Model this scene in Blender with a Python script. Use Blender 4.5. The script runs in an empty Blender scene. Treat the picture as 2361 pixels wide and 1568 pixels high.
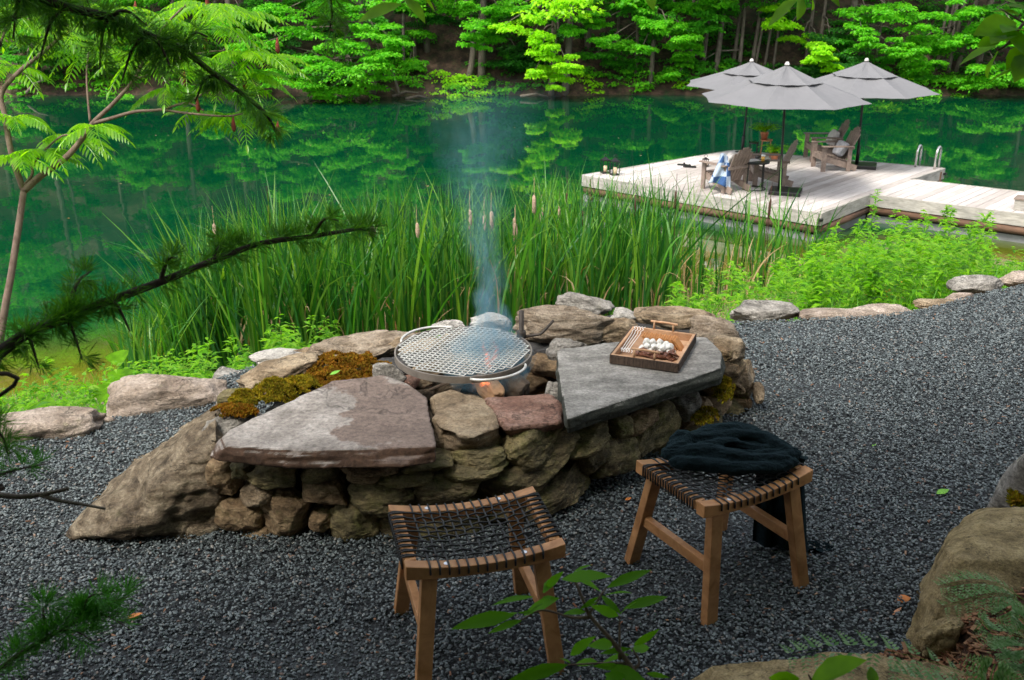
import bpy, bmesh, math, random
import numpy as np
from mathutils import Vector, Matrix, noise as mn
random.seed(7); R=np.random.default_rng(7)
S=bpy.context.scene; COL=S.collection
F=2295.; PIT=math.radians(21); CH=2.2; CP,SP=math.cos(PIT),math.sin(PIT)
# ---------------------------------------------------------------- placement helpers
def ray(u,v):
    x=(u-1180.5)/F; y=(784-v)/F
    return Vector((x, CP+y*SP, -SP+y*CP))
def at(u,v,z=0.):
    d=ray(u,v); t=(z-CH)/d.z; return Vector((d.x*t,d.y*t,z))
def atd(u,v,dep): d=ray(u,v); return Vector((d.x*dep,d.y*dep,CH+d.z*dep))
def aty(u,v,Y): d=ray(u,v); t=Y/d.y; return Vector((d.x*t,Y,CH+d.z*t))
def proj(p):
    x,y,z=p[0],p[1],p[2]-CH; dp=y*CP-z*SP; up=y*SP+z*CP
    return 1180.5+F*x/dp, 784-F*up/dp, dp
# ---------------------------------------------------------------- numpy noise
def _h(i,j,k,s):
    n=(i*374761393+j*668265263+k*2147483647+s*1274126177)&0xffffffff
    n=((n^(n>>13))*1274126177)&0xffffffff; n=(n^(n>>16))
    return (n&0xffff)/32767.5-1.
def vn(P,s=0):
    P=np.asarray(P,float); I=np.floor(P).astype(np.int64); f=P-I; f=f*f*(3-2*f)
    r=0
    for a in (0,1):
        for b in (0,1):
            for c in (0,1):
                w=(f[:,0] if a else 1-f[:,0])*(f[:,1] if b else 1-f[:,1])*(f[:,2] if c else 1-f[:,2])
                r=r+w*_h(I[:,0]+a,I[:,1]+b,I[:,2]+c,s)
    return r
def fbm(P,o=4,s=0,g=.5):
    r=0;a=1.;P=np.asarray(P,float)
    for k in range(o): r=r+a*vn(P,s+k*17); P=P*2.03+5.1; a*=g
    return r
# ---------------------------------------------------------------- materials
def nt(name):
    m=bpy.data.materials.new(name); m.use_nodes=True; n=m.node_tree.nodes; l=m.node_tree.links; n.clear()
    o=n.new('ShaderNodeOutputMaterial'); b=n.new('ShaderNodeBsdfPrincipled'); l.new(b.outputs[0],o.inputs[0]); return m,n,l,b,o
def ramp(n,cols):
    r=n.new('ShaderNodeValToRGB'); e=r.color_ramp.elements
    while len(e)<len(cols): e.new(.5)
    for q,(p,c) in zip(e,cols): q.position=p; q.color=(*c,1)
    return r
def coords(n,l,stretch=(1,1,1),rnd=True):
    t=n.new('ShaderNodeTexCoord'); m=n.new('ShaderNodeVectorMath'); m.operation='MULTIPLY'; l.new(t.outputs['Object'],m.inputs[0]); m.inputs[1].default_value=stretch
    if not rnd: return m.outputs[0]
    oi=n.new('ShaderNodeObjectInfo'); k=n.new('ShaderNodeMath'); k.operation='MULTIPLY'; k.inputs[1].default_value=37; l.new(oi.outputs['Random'],k.inputs[0])
    a=n.new('ShaderNodeVectorMath'); l.new(m.outputs[0],a.inputs[0]); l.new(k.outputs[0],a.inputs[1]); return a.outputs[0]
def noi(n,l,vec,sc,det=6,ro=.6,dist=0):
    t=n.new('ShaderNodeTexNoise'); t.inputs['Scale'].default_value=sc; t.inputs['Detail'].default_value=det; t.inputs['Roughness'].default_value=ro; t.inputs['Distortion'].default_value=dist
    l.new(vec,t.inputs['Vector']); return t.outputs['Fac']
def mixc(n,l,f,a,b,mode='MIX'):
    m=n.new('ShaderNodeMix'); m.data_type='RGBA'; m.blend_type=mode
    for s,v in ((m.inputs[0],f),(m.inputs[6],a),(m.inputs[7],b)):
        if hasattr(v,'links'): l.new(v,s)
        elif isinstance(v,(int,float)): s.default_value=v
        else: s.default_value=(*v,1)
    return m.outputs[2]
def bump(n,l,b,hs,st=.5,dist=.02,prev=None):
    u=n.new('ShaderNodeBump'); u.inputs['Strength'].default_value=st; u.inputs['Distance'].default_value=dist; l.new(hs,u.inputs['Height'])
    if prev: l.new(prev,u.inputs['Normal'])
    l.new(u.outputs[0],b.inputs['Normal']); return u.outputs[0]
def simple(name,col,rough=.5,metal=0,var=.25,sc=8,stretch=(1,1,1),bs=.2,bd=.004,spec=.5):
    m,n,l,b,o=nt(name); v=coords(n,l,stretch); f=noi(n,l,v,sc)
    c=ramp(n,[(.25,tuple(x*(1-var) for x in col)),(.75,tuple(min(1,x*(1+var)) for x in col))]); l.new(f,c.inputs[0]); l.new(c.outputs[0],b.inputs['Base Color'])
    b.inputs['Roughness'].default_value=rough; b.inputs['Metallic'].default_value=metal; b.inputs['Specular IOR Level'].default_value=spec
    if bs: bump(n,l,b,f,bs,bd)
    return m
def stone(name,a,b_,c,moss=0.,mosscol=(.10,.12,.015),strata=(1,1,3),sc=7,bs=.9,tint=None,edge=None,crack=.6):
    m,n,l,b,o=nt(name); v=coords(n,l,strata); v2=coords(n,l)
    f=noi(n,l,v,sc,10,.68,.15); f2=noi(n,l,v2,sc*12,6,.75); f3=noi(n,l,v2,sc*.5,5,.65); f5=noi(n,l,v2,sc*2.2,7,.7)
    r=ramp(n,[(.35,a),(.48,b_),(.61,c)]); l.new(f,r.inputs[0])
    r2=ramp(n,[(.32,(.42,.41,.40)),(.5,(.95,.94,.93)),(.68,(1.4,1.37,1.33))]); l.new(f2,r2.inputs[0])
    r5=ramp(n,[(.3,(.6,.58,.56)),(.7,(1.25,1.24,1.22))]); l.new(f5,r5.inputs[0])
    det=mixc(n,l,1,r2.outputs[0],r5.outputs[0],'MULTIPLY'); col=mixc(n,l,.85,r.outputs[0],det,'MULTIPLY')
    if tint:
        rt=ramp(n,[(.50,(0,0,0)),(.53,(1,1,1))]); l.new(f3,rt.inputs[0]); col=mixc(n,l,rt.outputs[0],col,mixc(n,l,.85,tint,det,'MULTIPLY'))
    # thin dark cracks where a stretched noise crosses its mean
    vc=coords(n,l,(strata[0]*.8,strata[1]*.8,strata[2]*1.3)); fc=noi(n,l,vc,sc*.55,5,.6,.25); ab=n.new('ShaderNodeMath'); ab.operation='SUBTRACT'; ab.inputs[1].default_value=.5; l.new(fc,ab.inputs[0]); ab2=n.new('ShaderNodeMath'); ab2.operation='ABSOLUTE'; l.new(ab.outputs[0],ab2.inputs[0])
    rc=ramp(n,[(.0,(0,0,0)),(.012,(1,1,1))]); l.new(ab2.outputs[0],rc.inputs[0]); f6=noi(n,l,v2,sc*.7,2); rk=ramp(n,[(.48,(0,0,0)),(.56,(1,1,1))]); l.new(f6,rk.inputs[0]); cm=mixc(n,l,rk.outputs[0],(1,1,1),rc.outputs[0])
    dk_=mixc(n,l,cm,(1-crack,)*3,(1,1,1)); col=mixc(n,l,1,col,dk_,'MULTIPLY')
    if moss:
        f4=noi(n,l,v2,sc*.9,9,.78); rm=ramp(n,[(.62-moss*.22,(0,0,0)),(.82-moss*.16,(1,1,1))]); l.new(f4,rm.inputs[0])
        col=mixc(n,l,rm.outputs[0],col,mixc(n,l,.8,mosscol,det,'MULTIPLY'))
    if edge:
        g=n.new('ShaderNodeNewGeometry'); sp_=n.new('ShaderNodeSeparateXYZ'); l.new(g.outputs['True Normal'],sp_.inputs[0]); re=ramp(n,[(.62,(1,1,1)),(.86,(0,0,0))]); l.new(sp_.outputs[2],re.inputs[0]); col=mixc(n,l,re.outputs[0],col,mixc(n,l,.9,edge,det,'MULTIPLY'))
    l.new(col,b.inputs['Base Color']); b.inputs['Roughness'].default_value=.82; b.inputs['Specular IOR Level'].default_value=.35
    p=bump(n,l,b,f,bs,.05); p=bump(n,l,b,f5,bs*.8,.02,p); p=bump(n,l,b,cm,.5,.012,p); bump(n,l,b,f2,.7,.007,p); return m
def wood(name,a,b_,axis=(1,1,1),sc=18,rough=.5,bs=.15,spec=.4):
    m,n,l,b,o=nt(name); v=coords(n,l,axis); f=noi(n,l,v,sc,6,.6,.8); f2=noi(n,l,coords(n,l),3,3)
    r=ramp(n,[(.3,a),(.7,b_)]); l.new(f,r.inputs[0]); r2=ramp(n,[(.3,(.72,.72,.72)),(.7,(1.15,1.12,1.1))]); l.new(f2,r2.inputs[0])
    col=mixc(n,l,1,r.outputs[0],r2.outputs[0],'MULTIPLY')
    l.new(col,b.inputs['Base Color']); b.inputs['Roughness'].default_value=rough; b.inputs['Specular IOR Level'].default_value=spec; bump(n,l,b,f,bs,.003); return m
def leafm(name,cols,trans=.5,rough=.45,tcol=1.6,spec=.4,patch=0):
    """leaf: diffuse + gloss + translucency; each leaf (mesh island) gets its own tone"""
    m,n,l,b,o=nt(name); g=n.new('ShaderNodeNewGeometry'); k=len(cols); r=ramp(n,[(i/max(1,k-1),c) for i,c in enumerate(cols)]); l.new(g.outputs['Random Per Island'],r.inputs[0])
    col=r.outputs[0]
    if patch:
        f=noi(n,l,coords(n,l,rnd=False),patch,3); rp=ramp(n,[(.35,(.55,.6,.6)),(.65,(1.3,1.25,1.)),]); l.new(f,rp.inputs[0]); col=mixc(n,l,1,col,rp.outputs[0],'MULTIPLY')
    l.new(col,b.inputs['Base Color']); b.inputs['Roughness'].default_value=rough; b.inputs['Specular IOR Level'].default_value=spec
    t=n.new('ShaderNodeBsdfTranslucent'); tc=mixc(n,l,1.,col,(tcol,tcol*.95,.7),'MULTIPLY'); l.new(tc,t.inputs[0])
    x=n.new('ShaderNodeMixShader'); x.inputs[0].default_value=trans; l.new(b.outputs[0],x.inputs[1]); l.new(t.outputs[0],x.inputs[2]); l.new(x.outputs[0],o.inputs[0]); return m
M={}
M['tan']=stone('stone_tan',(.14,.10,.06),(.28,.21,.135),(.40,.32,.22),.1,(.13,.11,.03))
M['grey']=stone('stone_grey',(.15,.14,.125),(.28,.265,.24),(.42,.40,.37),.15,(.14,.13,.05))
M['pale']=stone('stone_pale',(.30,.29,.27),(.45,.43,.40),(.58,.56,.52))
M['brown']=stone('stone_brown',(.11,.07,.035),(.25,.17,.095),(.38,.28,.165),.25,(.09,.10,.02))
M['olive']=stone('stone_olive',(.08,.065,.03),(.18,.15,.08),(.32,.26,.13),.66,(.12,.13,.018))
M['dark']=stone('stone_dark',(.06,.045,.022),(.14,.11,.06),(.27,.22,.11),.62,(.085,.095,.014))
M['red']=stone('stone_red',(.17,.085,.06),(.27,.15,.11),(.36,.23,.18),.1)
M['strata']=stone('stone_layered',(.15,.11,.075),(.32,.255,.185),(.43,.36,.28),0,strata=(1,1,7),sc=8,bs=1)
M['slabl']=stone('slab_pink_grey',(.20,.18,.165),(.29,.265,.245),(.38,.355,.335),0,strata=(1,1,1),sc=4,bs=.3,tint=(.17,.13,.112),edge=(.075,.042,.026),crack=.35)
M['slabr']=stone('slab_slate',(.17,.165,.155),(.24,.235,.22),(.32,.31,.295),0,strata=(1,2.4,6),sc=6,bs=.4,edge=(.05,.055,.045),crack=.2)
M['wedge']=stone('stone_wedge',(.07,.05,.03),(.19,.145,.095),(.34,.28,.195),.25,(.09,.085,.03),strata=(1.2,1,3),sc=9,bs=1)
M['sand']=stone('stone_sandy',(.17,.125,.055),(.33,.25,.12),(.46,.36,.19),.25,(.10,.09,.025),strata=(1,1,1.5),sc=11,bs=.8)
M['edge']=stone('stone_edging',(.20,.15,.12),(.32,.26,.21),(.44,.37,.32),.1,strata=(1,1,2.5),sc=5)
M['moss']=leafm('moss_yellow',[(.14,.13,.01),(.30,.26,.015),(.22,.12,.015),(.10,.12,.01)],.25,.9,spec=.1,patch=14)
M['mossb']=leafm('moss_ochre',[(.15,.08,.012),(.26,.13,.015),(.20,.07,.01),(.20,.17,.012)],.2,.9,spec=.1,patch=12)
M['teak']=wood('teak_wood',(.27,.12,.042),(.52,.27,.115),(1,1,1),14,.42)
M['cord']=simple('black_cord',(.012,.012,.013),.55,0,.3,60,bs=.5,bd=.001)
M['screw']=simple('steel_screw',(.75,.76,.78),.3,1,.1)
M['steel']=simple('grill_steel',(.60,.59,.55),.45,.35,.25,20)
M['rust']=simple('weathered_steel',(.24,.21,.18),.55,.5,.4,12)
M['log']=wood('log_bark_wood',(.06,.045,.035),(.22,.16,.11),(1,1,1),20,.9,.8)
M['logl']=wood('split_log_wood',(.38,.20,.10),(.60,.38,.22),(1,1,1),12,.8,.3)
M['char']=simple('charcoal_ash',(.035,.033,.032),.9,0,.8,25,bs=1,bd=.02)
M['blackm']=simple('black_metal',(.016,.016,.018),.38,.3,.3)
M['fab']=simple('umbrella_fabric',(.14,.14,.146),.85,0,.06,5,bs=.15,bd=.01)
M['adi']=wood('brown_resin_wood',(.17,.13,.105),(.29,.225,.19),(1,1,1),16,.6)
M['dock']=wood('grey_deck_board',(.40,.375,.35),(.60,.575,.55),(.7,6,6),4,.7,.2,.3)
M['fascia']=wood('grey_fascia_wood',(.24,.23,.20),(.46,.44,.40),(1,1,6),5,.75,.3,.3)
M['dlog']=wood('brown_float_log',(.06,.032,.02),(.14,.078,.046),(1,1,5),5,.8,.5)
M['float']=simple('grey_float',(.16,.165,.165),.7,0,.3,4)
M['chrome']=simple('ladder_steel',(.72,.70,.66),.25,.85,.1)
M['copper']=simple('copper_tube',(.45,.17,.09),.4,.5,.2)
M['white']=simple('pale_cloth',(.50,.47,.45),.9,0,.15,30,bs=.4,bd=.003)
M['candle']=simple('cream_candle',(.75,.55,.35),.6,0,.1)
M['mallow']=simple('marshmallow',(.60,.59,.56),.9,0,.02,30,bs=0,spec=.1); _b=M['mallow'].node_tree.nodes['Principled BSDF']; _b.inputs['Subsurface Weight'].default_value=.15; _b.inputs['Subsurface Radius'].default_value=(.012,.012,.01)
M['cracker']=simple('graham_cracker',(.48,.22,.075),.85,0,.2,60,bs=.6,bd=.001)
M['choc']=simple('chocolate',(.13,.052,.03),.4,0,.25,30)
M['trayw']=wood('pale_tray_wood',(.34,.18,.09),(.52,.33,.20),(1,1,1),20,.6)
M['trayb']=wood('tray_bark',(.03,.02,.015),(.10,.068,.05),(9,9,.6),14,.95,1)
M['bark']=wood('grey_bark',(.08,.065,.05),(.19,.16,.13),(1,1,.3),14,.95,.8)
M['barkd']=wood('dark_bark',(.03,.022,.016),(.09,.065,.05),(1,1,.4),40,.95,.9)
M['barks']=wood('sumac_bark',(.10,.065,.05),(.22,.16,.125),(1,1,.6),30,.9,.5)
M['needle']=leafm('larch_needle',[(.03,.12,.008),(.07,.24,.015),(.13,.34,.02)],.45,.55)
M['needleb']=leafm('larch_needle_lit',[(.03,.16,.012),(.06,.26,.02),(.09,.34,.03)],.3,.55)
M['sumac']=leafm('sumac_leaf',[(.08,.24,.004),(.14,.36,.006),(.21,.43,.008)],.6,.30,1.9,.6)
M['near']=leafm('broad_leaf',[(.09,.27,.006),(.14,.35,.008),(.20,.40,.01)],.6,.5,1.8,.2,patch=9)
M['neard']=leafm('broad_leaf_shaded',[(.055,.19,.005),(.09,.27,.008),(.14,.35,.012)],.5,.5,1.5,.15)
M['reed']=leafm('cattail_leaf',[(.008,.07,.006),(.025,.15,.010),(.08,.27,.015),(.02,.12,.035),(.17,.34,.02),(.04,.18,.03),(.010,.09,.012),(.12,.27,.03)],.4,.4,1.6,.55)
M['reedtan']=leafm('dead_reed_leaf',[(.35,.22,.10),(.48,.36,.22),(.30,.15,.05)],.2,.8,spec=.2)
M['cat']=simple('cattail_brown',(.055,.025,.013),.95,0,.3,80,bs=.5)
M['catp']=simple('cattail_fluff',(.40,.27,.20),.95,0,.4,60,bs=1,bd=.01)
M['weed']=leafm('goldenrod_leaf',[(.07,.24,.005),(.14,.38,.008),(.22,.46,.012),(.12,.34,.010),(.27,.46,.04)],.5,.42,1.7,.5)
M['weedy']=leafm('yellowing_leaf',[(.45,.30,.02),(.55,.38,.03),(.40,.15,.02),(.25,.4,.03)],.4,.5)
M['grass']=leafm('shore_grass',[(.05,.20,.006),(.09,.30,.01),(.15,.37,.015)],.45,.5,1.6,.4)
M['fern']=leafm('fern_leaf',[(.07,.20,.04),(.18,.36,.12),(.34,.46,.27)],.3,.5)
FOL={'lime':[(.20,.50,.006),(.28,.60,.010),(.36,.68,.014)],'green':[(.06,.32,.008),(.11,.44,.012),(.17,.50,.018)],'mid':[(.035,.22,.010),(.06,.32,.014),(.09,.38,.018)],'dark':[(.012,.09,.010),(.025,.15,.013),(.045,.21,.018)]}
for k_,v_ in FOL.items(): M['f_'+k_]=leafm('forest_leaf_'+k_,v_,.5,.5,1.7,.3)
def blanketm():
    m,n,l,b,o=nt('teal_black_wool'); f=noi(n,l,coords(n,l),160,4,.7); r=ramp(n,[(.3,(.0008,.0022,.003)),(.7,(.0045,.011,.0135))]); l.new(f,r.inputs[0]); l.new(r.outputs[0],b.inputs['Base Color'])
    b.inputs['Roughness'].default_value=1; b.inputs['Sheen Weight'].default_value=.10; b.inputs['Sheen Roughness'].default_value=.6; b.inputs['Sheen Tint'].default_value=(.25,.5,.6,1); b.inputs['Specular IOR Level'].default_value=.1; bump(n,l,b,f,.9,.006); return m
M['wool']=blanketm()
def towelm():
    m,n,l,b,o=nt('blue_white_check'); v=coords(n,l,rnd=False); c=n.new('ShaderNodeTexChecker'); c.inputs['Scale'].default_value=4.2; c.inputs[1].default_value=(.025,.075,.20,1); c.inputs[2].default_value=(.33,.40,.50,1); l.new(v,c.inputs[0]); l.new(c.outputs[0],b.inputs['Base Color']); b.inputs['Roughness'].default_value=.9; return m
M['towel']=towelm()
def waterm():
    m,n,l,b,o=nt('lake_water'); a=n.new('ShaderNodeVertexColor'); a.layer_name='bed'; r=ramp(n,[(0,(.15,.11,.012)),(.25,(.08,.09,.008)),(.55,(.006,.055,.014)),(1,(.0004,.037,.0150))]); l.new(a.outputs[0],r.inputs[0])
    l.new(r.outputs[0],b.inputs['Base Color']); b.inputs['Roughness'].default_value=.025; b.inputs['IOR'].default_value=1.85; b.inputs['Specular IOR Level'].default_value=.5
    v=coords(n,l,(1,.55,1),False); f=noi(n,l,v,2.6,3,.5,.4); bump(n,l,b,f,.04,.05); return m
M['water']=waterm()
def flamem():
    m=bpy.data.materials.new('flame'); m.use_nodes=True; n=m.node_tree.nodes; l=m.node_tree.links; n.clear(); o=n.new('ShaderNodeOutputMaterial'); e=n.new('ShaderNodeEmission'); l.new(e.outputs[0],o.inputs['Volume']); e.inputs[0].default_value=(1,.17,.035,1)
    f=noi(n,l,coords(n,l,(1,1,.4)),34,3); r=ramp(n,[(.38,(0,0,0)),(.62,(1,1,1))]); l.new(f,r.inputs[0]); k=n.new('ShaderNodeMath'); k.operation='MULTIPLY'; k.inputs[1].default_value=42; l.new(r.outputs[0],k.inputs[0]); l.new(k.outputs[0],e.inputs[1]); return m
M['flame']=flamem()
# ---------------------------------------------------------------- mesh helpers
def raw(name,V,Fc,m=None,parent=None,smooth=False,loc=None):
    me=bpy.data.meshes.new(name); V=np.asarray(V,dtype=np.float32)
    if loc is not None: V=V-np.array(loc,dtype=np.float32)
    if isinstance(Fc,np.ndarray):
        k=Fc.shape[1]; nf=len(Fc); me.vertices.add(len(V)); me.vertices.foreach_set('co',V.ravel()); me.loops.add(nf*k); me.loops.foreach_set('vertex_index',Fc.astype(np.int32).ravel()); me.polygons.add(nf)
        me.polygons.foreach_set('loop_start',np.arange(0,nf*k,k,dtype=np.int32)); me.polygons.foreach_set('loop_total',np.full(nf,k,dtype=np.int32)); me.update(calc_edges=True)
    else: me.from_pydata(V.tolist(),[],[list(map(int,f)) for f in Fc]); me.update()
    if smooth: me.polygons.foreach_set('use_smooth',[True]*len(me.polygons))
    if m: me.materials.append(m)
    o=bpy.data.objects.new(name,me); COL.objects.link(o)
    if loc is not None: o.location=loc
    if parent: o.parent=parent; 
    return o
def tag(o,label=None,cat=None,group=None,kind=None):
    if label:o['label']=label
    if cat:o['category']=cat
    if group:o['group']=group
    if kind:o['kind']=kind
    return o
def thing(name,label,cat,loc=(0,0,0),rz=0,group=None,kind=None):
    o=bpy.data.objects.new(name,None); o.empty_display_size=.1; COL.objects.link(o); o.location=loc; o.rotation_euler=(0,0,rz); return tag(o,label,cat,group,kind)
class MB:
    def __init__(s): s.V=[]; s.F=[]; s.n=0
    def add(s,V,Fc):
        s.V+= [tuple(v) for v in V]; s.F+=[tuple(i+s.n for i in f) for f in Fc]; s.n+=len(V); return s
    def box(s,c,d,rot=None,taper=1.):
        V=[]
        for x,y,z in ((-1,-1,-1),(1,-1,-1),(1,1,-1),(-1,1,-1),(-1,-1,1),(1,-1,1),(1,1,1),(-1,1,1)):
            k=taper if z>0 else 1
            v=Vector((x*d[0]/2*k,y*d[1]/2*k,z*d[2]/2)); 
            if rot is not None: v=rot@v
            V.append(v+Vector(c))
        return s.add(V,[(0,3,2,1),(4,5,6,7),(0,1,5,4),(1,2,6,5),(2,3,7,6),(3,0,4,7)])
    def bar(s,a,b,w,h,up=(0,0,1)):
        a=Vector(a);b=Vector(b);d=(b-a); L=d.length; d.normalize(); x=d.cross(Vector(up)); 
        if x.length<1e-3: x=Vector((1,0,0))
        x.normalize(); z=x.cross(d); rot=Matrix((x,d,z)).transposed(); return s.box((a+b)/2,(w,L,h),rot)
    def tube(s,path,r,seg=8,cap=True):
        path=[Vector(p) for p in path]; n=len(path)
        if not hasattr(r,'__len__'): r=[r]*n
        V=[];Fc=[]; prev=None
        for i,p in enumerate(path):
            d=(path[min(i+1,n-1)]-path[max(i-1,0)]); d.normalize()
            if prev is None: a=d.orthogonal().normalized()
            else: a=(prev-d*prev.dot(d)); a=a.normalized() if a.length>1e-6 else d.orthogonal().normalized()
            prev=a; b=d.cross(a)
            for k in range(seg):
                t=2*math.pi*k/seg; V.append(p+(a*math.cos(t)+b*math.sin(t))*r[i])
        for i in range(n-1):
            for k in range(seg): k2=(k+1)%seg; Fc.append((i*seg+k,i*seg+k2,(i+1)*seg+k2,(i+1)*seg+k))
        if cap: Fc.append(tuple(range(seg-1,-1,-1))); Fc.append(tuple((n-1)*seg+k for k in range(seg)))
        return s.add(V,Fc)
    def lathe(s,prof,c=(0,0,0),seg=20,ph=0):
        V=[];Fc=[]
        for r,z in prof:
            for k in range(seg): t=2*math.pi*k/seg+ph; V.append((c[0]+r*math.cos(t),c[1]+r*math.sin(t),c[2]+z))
        for i in range(len(prof)-1):
            for k in range(seg): k2=(k+1)%seg; Fc.append((i*seg+k,i*seg+k2,(i+1)*seg+k2,(i+1)*seg+k))
        Fc.append(tuple(range(seg-1,-1,-1))); Fc.append(tuple((len(prof)-1)*seg+k for k in range(seg)))
        return s.add(V,Fc)
    def build(s,name,m,parent=None,smooth=False,bev=0):
        o=raw(name,s.V,s.F,m,parent,smooth)
        if bev: b=o.modifiers.new('bevel','BEVEL'); b.width=bev; b.segments=2; b.limit_method='ANGLE'; b.harden_normals=False
        return o
def spline(pts,n=6):
    pts=[Vector(p) for p in pts]; P=[pts[0]*2-pts[1]]+pts+[pts[-1]*2-pts[-2]]; out=[]
    for i in range(1,len(P)-2):
        for k in range(n):
            t=k/n; a,b,c,d=P[i-1:i+3]; out.append(.5*((2*b)+(c-a)*t+(2*a-5*b+4*c-d)*t*t+(3*b-a-3*c+d)*t**3))
    out.append(pts[-1]); return out
_ico={}
def ico(sub):
    if sub not in _ico:
        bm=bmesh.new(); bmesh.ops.create_icosphere(bm,subdivisions=sub,radius=1); bm.verts.ensure_lookup_table()
        _ico[sub]=(np.array([v.co[:] for v in bm.verts]),np.array([[v.index for v in f.verts] for f in bm.faces])); bm.free()
    return _ico[sub]
def rock(name,c,dims,mat,parent=None,rot=(0,0,0),seed=None,boxy=.4,cuts=7,sub=5,rough=.07):
    if seed is None: seed=random.randint(0,99999)
    g=np.random.default_rng(seed); D,Fc=ico(sub); n=2+boxy*3.5
    P=D*((np.abs(D)**n).sum(1)**(-1/n))[:,None]
    for _ in range(cuts):
        q=g.normal(size=3); q/=np.linalg.norm(q); d=g.uniform(.62,.92); e=P@q-d; P=P-np.where(e>0,e,0)[:,None]*q*.9
    P=P/np.abs(P).max(0)
    d=np.array(dims)/2; s0=seed%977; nrm=P/np.linalg.norm(P,axis=1)[:,None]
    w=fbm(P*1.3+s0,2,s0)*.10+fbm(P*3.5+s0,5,s0+3,.58)*rough+ (np.abs(fbm(P*2.2+s0,2,s0+9))-.3)*rough*-.9
    P=(P+nrm*w[:,None])*d
    rm=np.array(Matrix.Rotation(rot[2],3,'Z')@Matrix.Rotation(rot[1],3,'Y')@Matrix.Rotation(rot[0],3,'X'))
    return raw(name,P@rm.T+np.array(c),Fc,mat,parent,True,loc=tuple(c) if parent is None or True else None)
def hullrock(name,pts,mat,parent=None,vox=.012,amp=.012,fr=9,seed=0,smooth=2,strata=0):
    bm=bmesh.new(); 
    for p in pts: bm.verts.new(p)
    r=bmesh.ops.convex_hull(bm,input=bm.verts); bmesh.ops.delete(bm,geom=[v for v in bm.verts if not v.link_faces],context='VERTS'); me=bpy.data.meshes.new('t'); bm.to_mesh(me); bm.free()
    o=bpy.data.objects.new('t',me); COL.objects.link(o); md=o.modifiers.new('r','REMESH'); md.mode='VOXEL'; md.voxel_size=vox; md=o.modifiers.new('s','SMOOTH'); md.iterations=smooth; md.factor=.6
    dg=bpy.context.evaluated_depsgraph_get(); e=o.evaluated_get(dg); m2=bpy.data.meshes.new_from_object(e); bpy.data.objects.remove(o); bpy.data.meshes.remove(me)
    n=len(m2.vertices); V=np.empty(n*3,dtype=np.float32); m2.vertices.foreach_get('co',V); V=V.reshape(-1,3); N=np.empty(n*3,dtype=np.float32); m2.vertices.foreach_get('normal',N); N=N.reshape(-1,3)
    Q=V*fr; 
    side=1-np.abs(N[:,2])**2*.75
    w=fbm(Q,4,seed)*amp*side-np.clip(.12-np.abs(fbm(Q*.6,3,seed+5)),0,1)*amp*3*side
    if strata: Z=V*np.array([strata*.25,strata*.25,strata*2.2]); w+=fbm(Z,3,seed+8)*amp*1.2*side
    V=V+N*w[:,None]; c=V.mean(0); V=V-c; m2.vertices.foreach_set('co',V.astype(np.float32).ravel()); m2.polygons.foreach_set('use_smooth',[True]*len(m2.polygons)); m2.materials.clear(); m2.materials.append(mat); m2.name=name; m2.update()
    ob=bpy.data.objects.new(name,m2); ob.location=c.tolist(); COL.objects.link(ob)
    if parent: ob.parent=parent
    return ob
def quads(P,D,N,L,W,mid=.5,droop=0.):
    """leaf blades: base P, direction D, normal N, length L, width W -> folded rhombus (2 quads share the midrib)"""
    n=len(P); D=D/np.linalg.norm(D,axis=1)[:,None]; S_=np.cross(D,N); S_/=np.linalg.norm(S_,axis=1)[:,None]+1e-9; N=np.cross(S_,D)
    L=np.broadcast_to(L,(n,))[:,None]; W=np.broadcast_to(W,(n,))[:,None]
    tip=P+D*L-N*L*droop; m=P+D*L*mid; a=m+S_*W/2+N*W*.12; b=m-S_*W/2+N*W*.12
    V=np.stack([P,a,tip,b],1).reshape(-1,3); I=np.arange(n)[:,None]*4; return V,np.hstack([I,I+1,I+2,I+3])
def leaf6(P,D,N,L,W,droop=.15):
    n=len(P); D=D/np.linalg.norm(D,axis=1)[:,None]; S_=np.cross(D,N); S_/=np.linalg.norm(S_,axis=1)[:,None]+1e-9; N=np.cross(S_,D)
    L=np.broadcast_to(L,(n,))[:,None]; W=np.broadcast_to(W,(n,))[:,None]; rows=[]
    for t,w in ((0,.06),(.15,.55),(.38,1),(.62,.88),(.82,.5),(1,.02)):
        c=P+D*L*t-N*L*droop*t*t; rows+= [c+S_*W/2*w+N*W*.14*w, c-N*W*0, c-S_*W/2*w+N*W*.14*w]
    V=np.stack(rows,1).reshape(-1,3); f=[]
    for k in range(5):
        for j in (0,1): f.append((k*3+j,k*3+j+1,k*3+j+4,k*3+j+3))
    Fc=(np.arange(n)[:,None,None]*18+np.array(f)[None]).reshape(-1,4); return V,Fc
def rdir(n,flat=1.): 
    v=R.normal(size=(n,3)); v[:,2]*=flat; return v/np.linalg.norm(v,axis=1)[:,None]
def join(L):
    V=[];Fc=[];n=0
    for v,f in L: V.append(v); Fc.append(f+n); n+=len(v)
    return np.concatenate(V),np.concatenate(Fc)
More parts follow.
